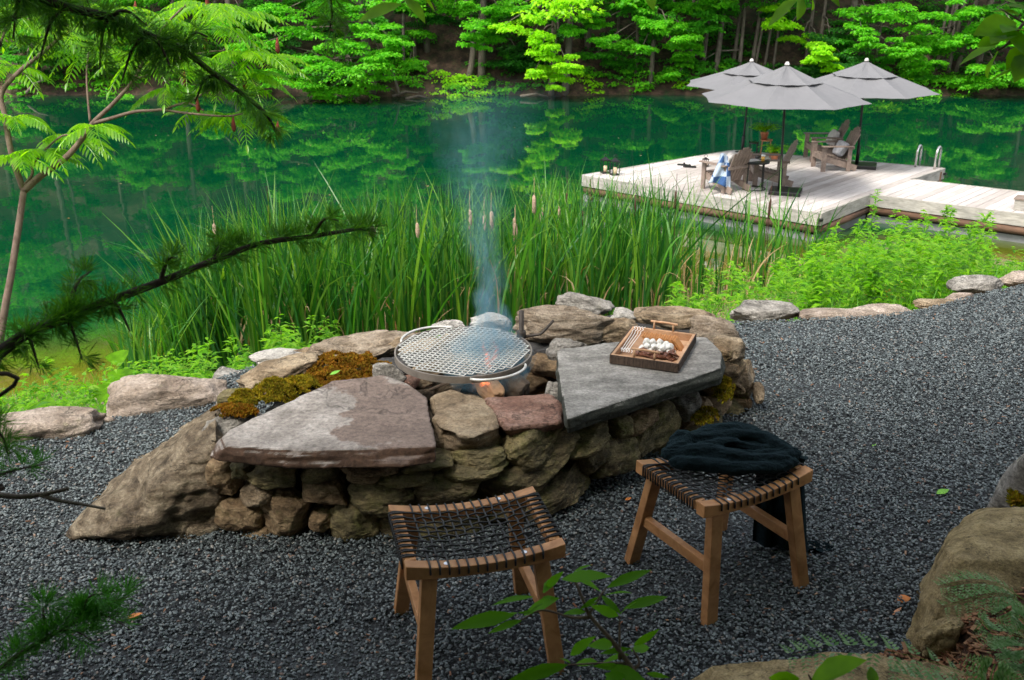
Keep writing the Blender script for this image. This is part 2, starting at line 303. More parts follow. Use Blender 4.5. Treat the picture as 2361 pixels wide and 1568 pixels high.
# ---------------------------------------------------------------- world, sun, camera
w=bpy.data.worlds.new('World'); S.world=w; w.use_nodes=True; wn=w.node_tree.nodes; wl=w.node_tree.links; bg=wn['Background']
sky=wn.new('ShaderNodeTexSky'); sky.sky_type='NISHITA'; sky.sun_disc=False; sky.sun_elevation=math.radians(56); sky.sun_rotation=math.radians(-142); sky.air_density=1.; sky.dust_density=3.5; sky.ozone_density=.6
hs=wn.new('ShaderNodeHueSaturation'); hs.inputs['Saturation'].default_value=.40; wl.new(sky.outputs[0],hs.inputs['Color']); wl.new(hs.outputs[0],bg.inputs[0]); bg.inputs[1].default_value=.13
sl=bpy.data.lights.new('sun','SUN'); sl.energy=1.5; sl.angle=math.radians(14); sl.color=(1,.95,.86); so=bpy.data.objects.new('sun',sl); COL.objects.link(so)
sd=Vector((math.sin(math.radians(-142))*math.cos(math.radians(56)),math.cos(math.radians(-142))*math.cos(math.radians(56)),math.sin(math.radians(56)))); so.rotation_euler=sd.to_track_quat('Z','Y').to_euler()
cam=bpy.data.cameras.new('camera'); co=bpy.data.objects.new('camera',cam); COL.objects.link(co); co.location=(0,0,CH); co.rotation_euler=(math.radians(90)-PIT,0,0)
cam.lens=35; cam.sensor_width=36; cam.clip_end=500; cam.dof.use_dof=True; cam.dof.focus_distance=4.3; cam.dof.aperture_fstop=9; S.camera=co
S.view_settings.view_transform='Standard'; S.view_settings.look='None'; S.view_settings.exposure=1.47; S.view_settings.gamma=1
S.cycles.volume_step_rate=1; S.cycles.max_bounces=8; S.cycles.transparent_max_bounces=12; S.cycles.sample_clamp_indirect=6
# ---------------------------------------------------------------- terrain
EX=[-30,-2.9,-2.47,-2.07,-1.49,1.45,1.86,2.38,2.73,3.68,6,30]; EY=[-6,4.05,4.3,4.6,5.3,6.04,6.1,6.15,6.3,6.85,8.0,12]
SX=[-30,-8,-5.5,-3.5,-1,1,3,6,30]; SY=[4,8.6,9.8,10.9,12.2,13.2,14.3,14.6,14.8]
def ye(x): return np.interp(x,EX,EY)
def ys(x): return np.interp(x,SX,SY)
def ter(x,y):
    x=np.asarray(x,float); y=np.asarray(y,float); a=ye(x); b=ys(x); t=(y-a)/(b-a); tt=np.clip(t,0,1)
    z=-2.3*tt**.72 - np.clip(t-1,0,9)*1.6; P=np.stack([x*1.,y*1.,x*0],-1).reshape(-1,3); nz=fbm(P*1.1,3,3).reshape(x.shape)*.07
    z=np.where(t<0,-.03,z-.03+nz*np.clip(t*6,0,1)); z=z+np.clip(.9-y,0,9)*.62; return np.maximum(z,-4)
gx=np.arange(-24,26,.22); gy=np.arange(-9,19,.22); X,Y=np.meshgrid(gx,gy); Z=ter(X,Y); nx,ny=len(gx),len(gy)
I=np.arange(nx*ny).reshape(ny,nx); GF=np.stack([I[:-1,:-1],I[:-1,1:],I[1:,1:],I[1:,:-1]],-1).reshape(-1,4)
M['soil']=stone('bank_soil',(.05,.045,.02),(.16,.125,.075),(.36,.29,.22),.3,(.05,.12,.01),(1,1,1),14,.7)
tag(raw('ground',np.stack([X,Y,Z],-1).reshape(-1,3),GF,M['soil'],None,True),kind='structure')
# water
gx=np.linspace(-60,60,241); gy=np.concatenate([np.arange(7,18,.25),np.linspace(18,37,20)]); X,Y=np.meshgrid(gx,gy); nx,ny=len(gx),len(gy)
I=np.arange(nx*ny).reshape(ny,nx); WF=np.stack([I[:-1,:-1],I[:-1,1:],I[1:,1:],I[1:,:-1]],-1).reshape(-1,4)
wo=raw('lake_water',np.stack([X,Y,X*0-2.25],-1).reshape(-1,3),WF,M['water']); tag(wo,kind='structure')
dep=np.clip((-2.25-ter(X,Y))/1.2,0,1).ravel(); a=wo.data.color_attributes.new('bed','FLOAT_COLOR','POINT'); a.data.foreach_set('color',np.stack([dep,dep,dep,dep*0+1],-1).astype(np.float32).ravel())
# far hillside
def hz(x,y):
    x=np.asarray(x,float); y=np.asarray(y,float); P=np.stack([x,y,x*0],-1).reshape(-1,3); b=34.6+fbm(P*np.array([.25,0,0]),3,4).reshape(x.shape)*.5; d=y-b
    return -2.6+np.clip(d,-1,.5)*1.1+np.clip(d-.5,0,80)*.66+fbm(P*.5,4,6).reshape(x.shape)*.28*np.clip(d,0,1)
gx=np.arange(-55,56,.5); gy=np.arange(33.5,84,.5); X,Y=np.meshgrid(gx,gy); nx,ny=len(gx),len(gy); I=np.arange(nx*ny).reshape(ny,nx)
M['litter']=stone('forest_floor',(.018,.012,.008),(.048,.029,.019),(.10,.06,.04),.5,(.02,.07,.01),(1,1,1),3,.8,crack=.1)
tag(raw('hillside',np.stack([X,Y,hz(X,Y)],-1).reshape(-1,3),np.stack([I[:-1,:-1],I[:-1,1:],I[1:,1:],I[1:,:-1]],-1).reshape(-1,4),M['litter'],None,True),kind='structure')
# gravel yard
def gravelm(nm,pts):
    m,n,l,b,o=nt(nm); 
    if pts:
        oi=n.new('ShaderNodeObjectInfo'); r=ramp(n,[(0,(.015,.020,.021)),(.35,(.045,.057,.060)),(.7,(.095,.117,.122)),(.93,(.175,.205,.21)),(.975,(.20,.19,.17)),(1,(.13,.07,.05))]); l.new(oi.outputs['Random'],r.inputs[0]); l.new(r.outputs[0],b.inputs['Base Color']); b.inputs['Roughness'].default_value=.55; b.inputs['Specular IOR Level'].default_value=.6
    else:
        v=n.new('ShaderNodeTexVoronoi'); v.inputs['Scale'].default_value=75; c=coords(n,l,rnd=False); l.new(c,v.inputs['Vector']); r=ramp(n,[(0,(.008,.01,.011)),(.5,(.02,.024,.026)),(1,(.04,.045,.05))]); l.new(v.outputs['Color'],r.inputs[0]); l.new(r.outputs[0],b.inputs['Base Color']); b.inputs['Roughness'].default_value=.8; bump(n,l,b,v.outputs['Distance'],.8,.01)
    return m
xs=np.linspace(-12,12,200); V=[];
for x in xs: V+=[(x,.9,.0),(x,float(ye(x))-.02,.0)]
tag(raw('gravel_yard',V,[(2*i,2*i+2,2*i+3,2*i+1) for i in range(len(xs)-1)],gravelm('gravel_bed',False)),kind='structure')
n=470000; px=R.uniform(-4.6,5.2,n); py=R.uniform(1.5,7.4,n); dp=py*CP+CH*SP; uu=1180+F*px/dp
k=(py<ye(px)-.0)&(uu>-160)&(uu<2520); px=px[k];py=py[k]
pm=np.stack([px,py,R.uniform(.0,.010,len(px))+.012*vn(np.stack([px*2.2,py*2.2,px*0],-1),5)+.006],-1)
go=raw('gravel',pm,[],None); tag(go,'loose dark blue-grey gravel chips covering the yard','gravel',kind='stuff')
ng=bpy.data.node_groups.new('gravel_chips','GeometryNodeTree'); ng.interface.new_socket('Geometry',in_out='INPUT',socket_type='NodeSocketGeometry'); ng.interface.new_socket('Geometry',in_out='OUTPUT',socket_type='NodeSocketGeometry')
N_=ng.nodes; gi=N_.new('NodeGroupInput'); g2=N_.new('NodeGroupOutput'); ip=N_.new('GeometryNodeInstanceOnPoints'); ic=N_.new('GeometryNodeMeshIcoSphere'); ic.inputs['Radius'].default_value=.0065; ic.inputs['Subdivisions'].default_value=1
sm=N_.new('GeometryNodeSetMaterial'); sm.inputs['Material'].default_value=gravelm('gravel_chip',True)
rr=N_.new('FunctionNodeRandomValue'); rr.data_type='FLOAT_VECTOR'; rr.inputs['Min'].default_value=(-.45,-.45,0); rr.inputs['Max'].default_value=(.45,.45,6.3); rs=N_.new('FunctionNodeRandomValue'); rs.data_type='FLOAT_VECTOR'; rs.inputs['Min'].default_value=(.7,.5,.35); rs.inputs['Max'].default_value=(1.55,1.05,.75)
L_=ng.links; L_.new(gi.outputs[0],ip.inputs['Points']); L_.new(ic.outputs[0],sm.inputs[0]); L_.new(sm.outputs[0],ip.inputs['Instance']); L_.new(rr.outputs[0],ip.inputs['Rotation']); L_.new(rs.outputs[0],ip.inputs['Scale']); L_.new(ip.outputs[0],g2.inputs[0])
go.modifiers.new('chips','NODES').node_group=ng
# ---------------------------------------------------------------- fire pit
pit=thing('fire_pit','low dry-stacked fieldstone fire pit with two broad bench slabs','fire pit',(0,0,0))
WL=[Vector(p) for p in ((-1.24,3.62),(-1.18,3.52),(-.94,3.47),(-.49,3.46),(-.1,3.53),(.2,3.68),(.58,3.97),(.95,4.35),(1.27,4.80),(1.33,5.05))]
def onwall(u,v,inset=0.):
    d=ray(u,v); best=None
    for a,b in zip(WL[:-1],WL[1:]):
        e=b-a; den=d.x*e.y-d.y*e.x
        if abs(den)<1e-9: continue
        t=(a.x*e.y-a.y*e.x)/den; s=(a.x*d.y-a.y*d.x)/den
        if -.02<=s<=1.02 and t>0 and (best is None or t<best[0]): best=(t,math.atan2(e.y,e.x))
    if best is None: 
        q=at(u,v,.1); return q,0.,(q-Vector((0,0,CH))).length
    t,an=best; p=Vector((0,0,CH))+d*t; return p,an,t
WS=[]
def z7(*q): return [(92.2+a*.3529 if i%2==0 else 830+a*.3529) for i,a in enumerate(q)]
def z5(*q): return [(830+a*.3235 if i%2==0 else 645.6+a*.3235) for i,a in enumerate(q)]
def z6(*q): return [(1199+a*.3235 if i%2==0 else 645.6+a*.3235) for i,a in enumerate(q)]
for f_,bb,mt,tl in ((z7,(1075,640,1270,915),'brown',0),(z7,(1210,680,1380,790),'dark',0),(z7,(1340,700,1690,875),'olive',.05),(z7,(1275,800,1500,965),'tan',-.2),(z7,(1110,905,1440,1180),'brown',.1),(z7,(1280,1100,1490,1205),'brown',0),
  (z7,(1440,870,1760,1200),'brown',.5),(z7,(1700,725,1920,820),'olive',0),(z7,(1715,780,2020,1010),'brown',-.1),(z7,(1755,995,1895,1135),'brown',.5),(z7,(2020,800,2380,1025),'olive',0),(z7,(1885,950,2225,1230),'olive',0),(z7,(1940,712,2330,765),'brown',0),(z7,(2000,755,2200,820),'brown',0),
  (z5,(-20,1385,135,1465),'brown',0),(z5,(120,1375,545,1505),'olive',0),(z5,(290,1300,675,1410),'olive',-.08),(z5,(670,1235,1035,1370),'olive',-.12),(z5,(580,1330,1065,1440),'olive',-.05),(z5,(375,1405,930,1600),'dark',-.03),(z5,(-60,1460,385,1720),'dark',0),
  (z5,(150,1640,420,1900),'dark',.1),(z5,(400,1590,900,1900),'dark',0),(z5,(1030,1065,1500,1365),'olive',-.42),(z5,(950,1225,1610,1530),'dark',-.35),(z5,(1150,1400,1720,1700),'dark',-.35),(z5,(880,1500,1300,1800),'dark',-.1),(z5,(1490,1060,1860,1215),'olive',-.3),(z5,(1540,1170,1810,1390),'dark',-.4),(z5,(1690,1120,2020,1480),'dark',.2),(z5,(1820,980,1950,1150),'olive',0),(z5,(1930,920,2150,1110),'brown',-.3),
  (z6,(800,920,1225,1210),'olive',-.3),(z6,(1140,810,1320,990),'grey',-.5),(z6,(1180,870,1400,1080),'brown',-.3),(z6,(1360,810,1555,1010),'brown',-.2),(z6,(1425,560,1650,770),'brown',-.2),(z6,(1432,480,1525,590),'brown',0),(z6,(1575,590,1715,870),'tan',.3),(z6,(1525,735,1605,840),'brown',0),(z6,(1530,835,1695,960),'brown',-.4),(z6,(1480,910,1630,1050),'olive',-.4),(z6,(1230,1000,1510,1130),'dark',-.45),(z6,(1050,1090,1400,1230),'dark',-.45),(z6,(1690,770,1745,900),'tan',.1),(z6,(1380,690,1520,840),'tan',0),(z6,(1500,430,1620,620),'tan',.3)):
    u0,v0,u1,v1=f_(*bb); p,an,t=onwall((u0+u1)/2,(v0+v1)/2); s=t*1.02/F; wd=(u1-u0)*s*1.03/max(.75,math.cos(an)); ht=(v1-v0)*s*1.04/math.cos(math.radians(28)); dpth=max(.16,min(.3,wd*.8))
    nrm=Vector((math.sin(an),-math.cos(an),0)); c=p-nrm*(dpth*.36); hh=ht*.90
    if c.z-hh/2<-.06: c.z=hh/2-.05
    rock('wall_stone',c,(wd,dpth,hh),M[mt],pit,(0,tl,an),boxy=random.uniform(.1,.4),cuts=random.randint(3,7),sub=6 if wd>.2 else 5,rough=.05)
# backing core behind the stones, coloured near black so their gaps read as shade
hc=Vector((-.06,4.22)); PO=WL+[Vector(p) for p in ((1.22,5.35),(.9,5.5),(.3,5.2),(-.3,5.0),(-.8,4.7),(-1.25,4.35),(-1.3,3.9))]
core=MB(); V=[];NS=96
for k in range(NS):
    th=2*math.pi*k/NS; d=Vector((math.cos(th),math.sin(th))); ro=9
    for a,b in zip(PO,PO[1:]+PO[:1]):
        e=b-a; den=d.x*e.y-d.y*e.x
        if abs(den)<1e-9: continue
        q=a-hc; t=(q.x*e.y-q.y*e.x)/den; s=(q.x*d.y-q.y*d.x)/den
        if 0<=s<=1 and t>0: ro=min(ro,t)
    ro-=.16
    for r_,z_ in ((ro,-.02),(ro-.02,.2),(ro-.07,.35),(.50,.35),(.46,.02),(.0,.02)): V.append((hc.x+d.x*r_,hc.y+d.y*r_,z_+random.uniform(-.01,.01)))
core.add(V,[(k*6+j,((k+1)%NS)*6+j,((k+1)%NS)*6+j+1,k*6+j+1) for k in range(NS) for j in range(5)]); core.build('dark_backing_core',M['char'],pit)
# inner lining stones
for row in range(3):
    n_=13; 
    for k in range(n_):
        th=math.pi*2*(k+row*.5)/n_; 
        if math.sin(th)<-.75: continue
        rock('lining_stone',(hc.x+math.cos(th)*.47,hc.y+math.sin(th)*.47,.07+row*.11),(.13,.24,.115),M[random.choice(['red','brown','red','tan'])],pit,(0,random.uniform(-.1,.1),th),boxy=.7,sub=4)
# bench slabs
tl=[(510,1006),(528,992),(765,878),(880,866),(930,880),(988,915),(1000,985),(1006,1028),(800,1036),(640,1036),(519,1030)]
bl=[(482,1056),(490,1046),(560,1010),(765,905),(900,892),(990,940),(1008,1069),(922,1083),(760,1082),(600,1074),(500,1064)]
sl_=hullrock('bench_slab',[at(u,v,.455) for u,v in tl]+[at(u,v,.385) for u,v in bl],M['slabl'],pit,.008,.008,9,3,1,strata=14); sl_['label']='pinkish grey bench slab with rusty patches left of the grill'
tr_=[(1283,812),(1290,802),(1440,792),(1560,778),(1630,776),(1668,815),(1664,848),(1600,862),(1560,882),(1450,915),(1308,966),(1290,900)]
br_=[(1283,845),(1640,800),(1668,850),(1660,888),(1600,905),(1500,938),(1309,1001),(1288,930)]
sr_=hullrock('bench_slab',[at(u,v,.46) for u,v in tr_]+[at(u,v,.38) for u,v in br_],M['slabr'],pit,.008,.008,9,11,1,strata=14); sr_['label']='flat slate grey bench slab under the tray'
# cap stones between the slabs
hullrock('cap_stone',[at(u,v,.44) for u,v in ((995,915),(1040,898),(1115,915),(1140,945),(1150,985),(1090,1010),(1010,985))]+[at(u,v,.30) for u,v in ((1012,1045),(1150,1040),(1168,1025),(1100,1050),(1000,960),(1150,950))]+[at(1015,1050,.27),at(1140,1048,.27)],M['tan'],pit,.007,.02,10,21,2,strata=6)
hullrock('cap_stone',[at(u,v,.43) for u,v in ((1128,925),(1190,917),(1262,918),(1286,945),(1284,975),(1170,985))]+[at(u,v,.31) for u,v in ((1160,985),(1200,1020),(1262,1000),(1288,985),(1150,950))],M['red'],pit,.007,.02,9,31,2,strata=3)
def bbrock(name,bb,z,mat,parent,kd=.8,rot=(0,0,0),bury=.8,hmin=.06,**kw):
    u0,v0,u1,v1=bb; el=math.radians(22); c=at((u0+u1)/2,(v0+v1)/2,z)
    for _ in range(4):
        dp=proj(c)[2]; a=(u1-u0)*dp/F/2; b=a*kd; H=(v1-v0)*dp/F/2; e=math.asin(min(.8,(CH-c.z)/(c-Vector((0,0,CH))).length)); q=H*H-(b*math.sin(e))**2
        if q<(hmin/2*math.cos(e))**2: ch=hmin/2; b=math.sqrt(max(H*H-(ch*math.cos(e))**2,1e-4))/math.sin(e)
        else: ch=math.sqrt(q)/math.cos(e)
        c=at((u0+u1)/2,(v0+v1)/2,z+ch*bury)
    return rock(name,c,(a*2.05,b*2,ch*2.05),M[mat] if isinstance(mat,str) else mat,parent,rot,**kw)
for bb,mt,z,kd,rt,bx in (((1170,710,1405,800),'strata',.36,.45,(0,0,.05),.25),((1359,737,1466,793),'tan',.36,.6,(0,-.1,.2),.2),((1406,711,1470,745),'pale',.36,.7,(0,.3,.1),.5),((1455,706,1640,762),'tan',.34,.5,(0,0,-.05),.2),((1571,727,1706,812),'strata',.30,.7,(0,.35,-.3),.2),
   ((1260,777,1354,842),'grey',.32,.5,(0,-.2,.1),.2),((1080,722,1176,768),'pale',.36,.6,(0,0,0),.2),((995,737,1072,768),'pale',.38,.6,(0,0,0),.2),((716,765,955,838),'strata',.30,.5,(0,0,.15),.4),((861,838,938,888),'grey',.38,.6,(0,.3,0),.3),((543,830,750,906),'tan',.32,.6,(0,-.12,.35),.5),
   ((503,897,596,946),'olive',.34,.6,(0,0,.2),.3),((466,940,618,1030),'grey',.30,.35,(0,-.22,.45),.3),((583,806,730,850),'pale',.28,.6,(0,0,.2),.4),((1288,679,1412,735),'grey',.34,.6,(0,.2,0),.2),((900,775,1010,830),'tan',.32,.6,(0,0,.2),.3),((930,768,1030,830),'brown',.24,.7,(0,0,.1),.4),((1010,762,1110,822),'tan',.22,.7,(0,0,0),.4),((1090,760,1190,825),'brown',.24,.7,(0,.1,0),.4),((1255,880,1300,940),'pale',.28,.5,(0,0,.2),.4),((1200,790,1290,850),'red',.2,.6,(0,0,.2),.5),((650,800,760,860),'tan',.24,.6,(0,0,.2),.4)):
    bbrock('rim_stone',bb,z,mt,pit,kd,rt,boxy=bx*.5,cuts=9,bury=.6,seed=int(bb[0]*7+bb[1]))
# moss pads: lumpy pad of small tufts
def moss(bb,z,mat,n,hgt=.022,dome=.035):
    u0,v0,u1,v1=bb; P=[]
    cu,cv=(u0+u1)/2,(v0+v1)/2
    while len(P)<n:
        a=random.uniform(-1,1); b=random.uniform(-1,1); r=a*a+b*b
        if r>1 or r>1-1.1*abs(mn.noise(Vector((a*2.2,b*2.2,z*9+cu)))) or mn.noise(Vector((a*6,b*6,cu)))>.38 : continue
        q=at(cu+a*(u1-u0)/2,cv+b*(v1-v0)/2,z); lump=mn.noise(q*16)*.024+mn.noise(q*45)*.010; P.append((q.x,q.y,z+dome*(1-r)+lump))
    P=np.array(P); n=len(P); D=rdir(n); D[:,2]=np.abs(D[:,2])+.5; V,Fc=quads(P-D*.006,D,rdir(n),R.uniform(.010,hgt,n),R.uniform(.006,.012,n)); return raw('moss',V,Fc,mat,pit)
moss((700,815,905,880),.40,M['mossb'],9000); moss((690,850,860,905),.385,M['mossb'],6000); moss((578,880,700,936),.40,M['moss'],7000,dome=.04); moss((640,868,760,915),.385,M['moss'],5000); moss((525,905,600,940),.42,M['moss'],2500,dome=.02); moss((484,936,600,968),.405,M['mossb'],3000); moss((1640,870,1695,930),.30,M['moss'],2500); moss((1590,940,1660,985),.2,M['moss'],900)
# big wedge boulder leaning on the left end
wb=hullrock('boulder',[at(142,1238),at(200,1262,-.04),at(370,1272,-.04),at(500,1248,-.04),at(230,1165,.10),at(330,1085,.20),at(430,1010,.31),at(495,950,.41),at(505,962,.40),at(500,1010,.40),at(500,1130,.2),at(500,1130,.2)+Vector((.05,.3,-.2)),at(215,1150,.0)+Vector((0,.12,0)),at(505,940,.0)+Vector((0,.1,0)),at(230,1235,.07),at(380,1180,.16)],M['wedge'],None,.009,.03,7,41,1,strata=8)
tag(wb,'big rough wedge boulder sloping down from the left end of the fire pit','boulder')
# ---------------------------------------------------------------- edging boulders
for bb,mt,z,kd,rt,bx,lb in (((-30,940,248,1036),'edge',-.05,.5,(0,-.03,.25),.5,'flat brown boulder on the far left of the gravel edge'),((258,856,516,974),'edge',-.05,.5,(0,-.08,.3),.5,'long pinkish boulder dotted with dirt at the left gravel edge'),((490,842,582,902),'grey',-.08,.7,(0,0,.2),.5,'grey boulder tucked behind the left end of the fire pit'),((240,962,266,984),'edge',-.02,.8,(0,0,0),.3,'tiny stone wedged between the two left edging boulders'),
   ((1672,698,1838,748),'grey',-.06,.5,(0,0,.05),.7,'broad grey boulder first right of the fire pit'),((1845,705,2030,753),'edge',-.06,.5,(0,.05,0),.4,'smooth buff boulder in the middle of the right gravel edge'),((1972,702,2112,737),'edge',-.06,.5,(0,0,.1),.3,'low pink boulder behind the smooth buff one'),((2110,690,2205,718),'tan',-.05,.5,(0,0,.1),.4,'small low stone near the right gravel edge'),((2170,677,2252,700),'edge',-.05,.5,(0,0,.2),.4,'thin flat stone below the round grey boulder'),((2190,636,2312,686),'grey',-.05,.6,(0,0,.1),.3,'round grey boulder at the upper right gravel edge'),((2303,626,2400,664),'edge',-.05,.6,(0,0,.1),.3,'pinkish boulder cut by the right side of the photo')):
    tag(bbrock('boulder',bb,z,mt,None,kd,rt,boxy=bx,cuts=6,bury=.5,rough=.06),lb,'boulder','boulders edging the gravel')
# right foreground boulders on the planted bank
tag(hullrock('boulder',[at(2270,1178),at(2300,1140,.03),at(2290,1180,-.1),at(2330,1060,.25),at(2375,1030,.42),at(2460,1040,.42),at(2460,1180,.2),at(2380,1190,0)],M['grey'],None,.014,.012,6,51,5),'grey boulder standing upright at the right edge beside green moss','boulder')
tag(hullrock('boulder',[at(2262,1180,0),at(2110,1360,-.02),at(2058,1490,-.02),at(2090,1560,-.02),at(2190,1230,.30),at(2168,1262,.31),at(2280,1178,.34),at(2440,1165,.36),at(2480,1290,.36),at(2210,1290,.34),at(2300,1500,.12),at(2480,1500,.12)],M['sand'],None,.010,.024,5,61,3,strata=3),'large ochre sandstone boulder with a flat top in the lower right','boulder')
tag(bbrock('boulder',(2118,1425,2222,1512),.1,'sand',None,.7,(0,0,.2),boxy=.4),'small ochre stone resting at the foot of the large sandstone boulder','boulder')
tag(hullrock('boulder',[at(1530,1590,0),at(1640,1530,.12),at(1780,1512,.16),at(2000,1502,.18),at(2110,1520,.18),at(1560,1700,.0),at(1700,1700,.2),at(2200,1700,.2),at(2250,1560,.15)],M['sand'],None,.010,.022,6,71,3,strata=3),'low rough brown boulder along the bottom edge beneath the ferns','boulder')
# mulch bed
MP=[at(2060,1510,.05),at(2130,1500,.06),at(2240,1420,.18),at(2480,1300,.4),at(2600,1330,.5),at(2600,1750,.4),at(1500,1760,.05),at(1560,1640,.02)]
bm=bmesh.new(); f=bm.faces.new([bm.verts.new(p) for p in MP]); bmesh.ops.triangulate(bm,faces=[f]); bmesh.ops.subdivide_edges(bm,edges=bm.edges,cuts=14,use_grid_fill=True)
for v in bm.verts: v.co.z+=mn.noise(v.co*5)*.03
me=bpy.data.meshes.new('mulch_bed'); bm.to_mesh(me); bm.free(); M['mulchb']=stone('mulch_soil',(.03,.015,.01),(.08,.04,.025),(.16,.08,.05),0,sc=30); me.materials.append(M['mulchb']); mo=bpy.data.objects.new('planting_bed',me); COL.objects.link(mo); tag(mo,kind='structure')
tri=[(Vector(me.vertices[p.vertices[0]].co),Vector(me.vertices[p.vertices[1]].co),Vector(me.vertices[p.vertices[2]].co),p.area) for p in me.polygons]
ch=MB()
for q in random.choices(tri,weights=[t[3] for t in tri],k=3200):
    a=random.random();b=random.random(); 
    if a+b>1:a,b=1-a,1-b
    p=q[0]+(q[1]-q[0])*a+(q[2]-q[0])*b; p.z+=random.uniform(0,.02); ch.box(p,(random.uniform(.012,.05),random.uniform(.004,.013),.003),Matrix.Rotation(random.uniform(0,6.3),3,'Z')@Matrix.Rotation(random.uniform(-.5,.5),3,'Y'))
M['mulch']=leafm('wood_chip',[(.10,.04,.02),(.22,.10,.05),(.32,.18,.10),(.06,.03,.02)],0,.85,spec=.2); tag(ch.build('bark_mulch',M['mulch']),'reddish brown bark mulch on the planted bank','mulch',kind='stuff')
# ---------------------------------------------------------------- grill, fire
gc=Vector((-.225,4.29,.50)); GR=.315
g=thing('fire_pit_grill','round steel mesh cooking grate hung over the fire','grill',gc)
st=MB()
for k in range(-38,39):           # expanded metal: zigzag strands that touch at the diamond tips
    y0=k*.0175; pts=[]
    for j in range(-34,35):
        x=j*.0185; y=y0+(.0088 if (j+k)%2 else -.0088)
        if x*x+y*y<(GR-.004)**2: pts.append((x,y,0.006))
    for a,b in zip(pts[:-1],pts[1:]):
        if abs(b[0]-a[0])<.03:
            rz=.42; ca,sa=math.cos(rz),math.sin(rz); A=(a[0]*ca-a[1]*sa,a[0]*sa+a[1]*ca,a[2]); B=(b[0]*ca-b[1]*sa,b[0]*sa+b[1]*ca,b[2]); st.bar(A,B,.0056,.003)
st.build('mesh_surface',M['steel'],g)
rm=MB(); seg=96; V=[];Fc=[]
for k in range(seg):
    t=2*math.pi*k/seg; c,s=math.cos(t),math.sin(t); V+=[(c*(GR+.004),s*(GR+.004),-.028),(c*(GR+.004),s*(GR+.004),.004),(c*(GR-.003),s*(GR-.003),.004),(c*(GR-.003),s*(GR-.003),-.028)]
for k in range(seg):
    j=(k+1)%seg; Fc+=[(k*4+i,j*4+i,j*4+(i+1)%4,k*4+(i+1)%4) for i in range(4)]
rm.add(V,Fc).build('rim',M['rust'],g)
def handle(a0,a1,out):
    pts=[]
    for k in range(21):
        t=k/20; a=math.radians(a0+(a1-a0)*t); r=GR+.006+out*math.sin(math.pi*t)**.7; pts.append((r*math.cos(a),r*math.sin(a),-.006+ .004*math.sin(math.pi*t)))
    MB().tube(pts,.0065,8).build('handle',M['steel'],g,True)
handle(-82,-28,.045); handle(100,158,.05)
pp=at(1202,776,.5); pb=MB(); pb.tube([(pp.x,pp.y,.05),(pp.x,pp.y,.63)],.0125,12); po=thing('grill_post','upright steel post with a crank arm behind the grate','post',(0,0,0)); M['postm']=simple('dark_post_steel',(.06,.048,.04),.6,.4,.4,20); pb.build('pole',M['postm'],po,True)
q1=Vector((pp.x+.02,pp.y,.50)); MB().tube([q1,q1+Vector((.07,.0,.012)),q1+Vector((.085,.01,.02)),q1+Vector((.135,.02,.075))],.007,8).build('crank_arm',M['postm'],po,True)
MB().lathe([(.02,-.02),(.022,-.018),(.022,.018),(.02,.02)],(pp.x,pp.y,.51),14).build('collar',M['postm'],po,True)
for a,b,r,m,lb in ((at(1146,922,.35),at(1108,862,.385),.046,'logl','pale split log burning under the grate'),(at(1212,915,.33),at(1165,866,.36),.055,'log','dark barked log to the right of the pale split one'),(at(1165,890,.24),Vector((-.05,4.5,.25)),.04,'log','dark log lying between the two front logs'),(at(990,900,.30),at(1040,878,.36),.008,'log','thin stick poking out of the embers on the left')):
    d=(b-a); L=d.length; r0=rock('firewood_log',(a+b)/2,(r*2.1,L,r*1.9),M[m],None,boxy=.75,cuts=4,rough=.05); r0.rotation_euler=d.to_track_quat('Y','Z').to_euler(); tag(r0,lb,'firewood','firewood in the pit')
fire=thing('fire','small orange flames flickering under the grate','fire',(0,0,0))
for c,h,r in ((at(1108,892,.40),.06,.022),(at(1122,889,.40),.055,.018),(at(1094,886,.38),.05,.014),(at(1128,850,.38),.12,.028),(at(1140,838,.38),.12,.026),(at(1120,830,.38),.10,.02)):
    path=[c+Vector((.014*math.sin(t*5+c.x*90),.01*math.cos(t*4),h*t)) for t in np.linspace(0,1,9)]; MB().tube(path,[r*.75*(.5+1.2*t)*(1-t)**.8+.001 for t in np.linspace(0,1,9)],9).build('flame',M['flame'],fire,True)
rb=MB()
for _ in range(120):
    a=random.uniform(0,6.28); r=random.uniform(0,.40); rb.box((hc.x+r*math.cos(a),hc.y+r*math.sin(a),.05+random.uniform(0,.09)),(random.uniform(.02,.06),random.uniform(.015,.04),random.uniform(.01,.03)),Matrix.Rotation(random.uniform(0,6.3),3,'Z')@Matrix.Rotation(random.uniform(-.6,.6),3,'X'))
tag(rb.build('charcoal',M['char']),'black charcoal and ash at the bottom of the pit','charcoal',kind='stuff')
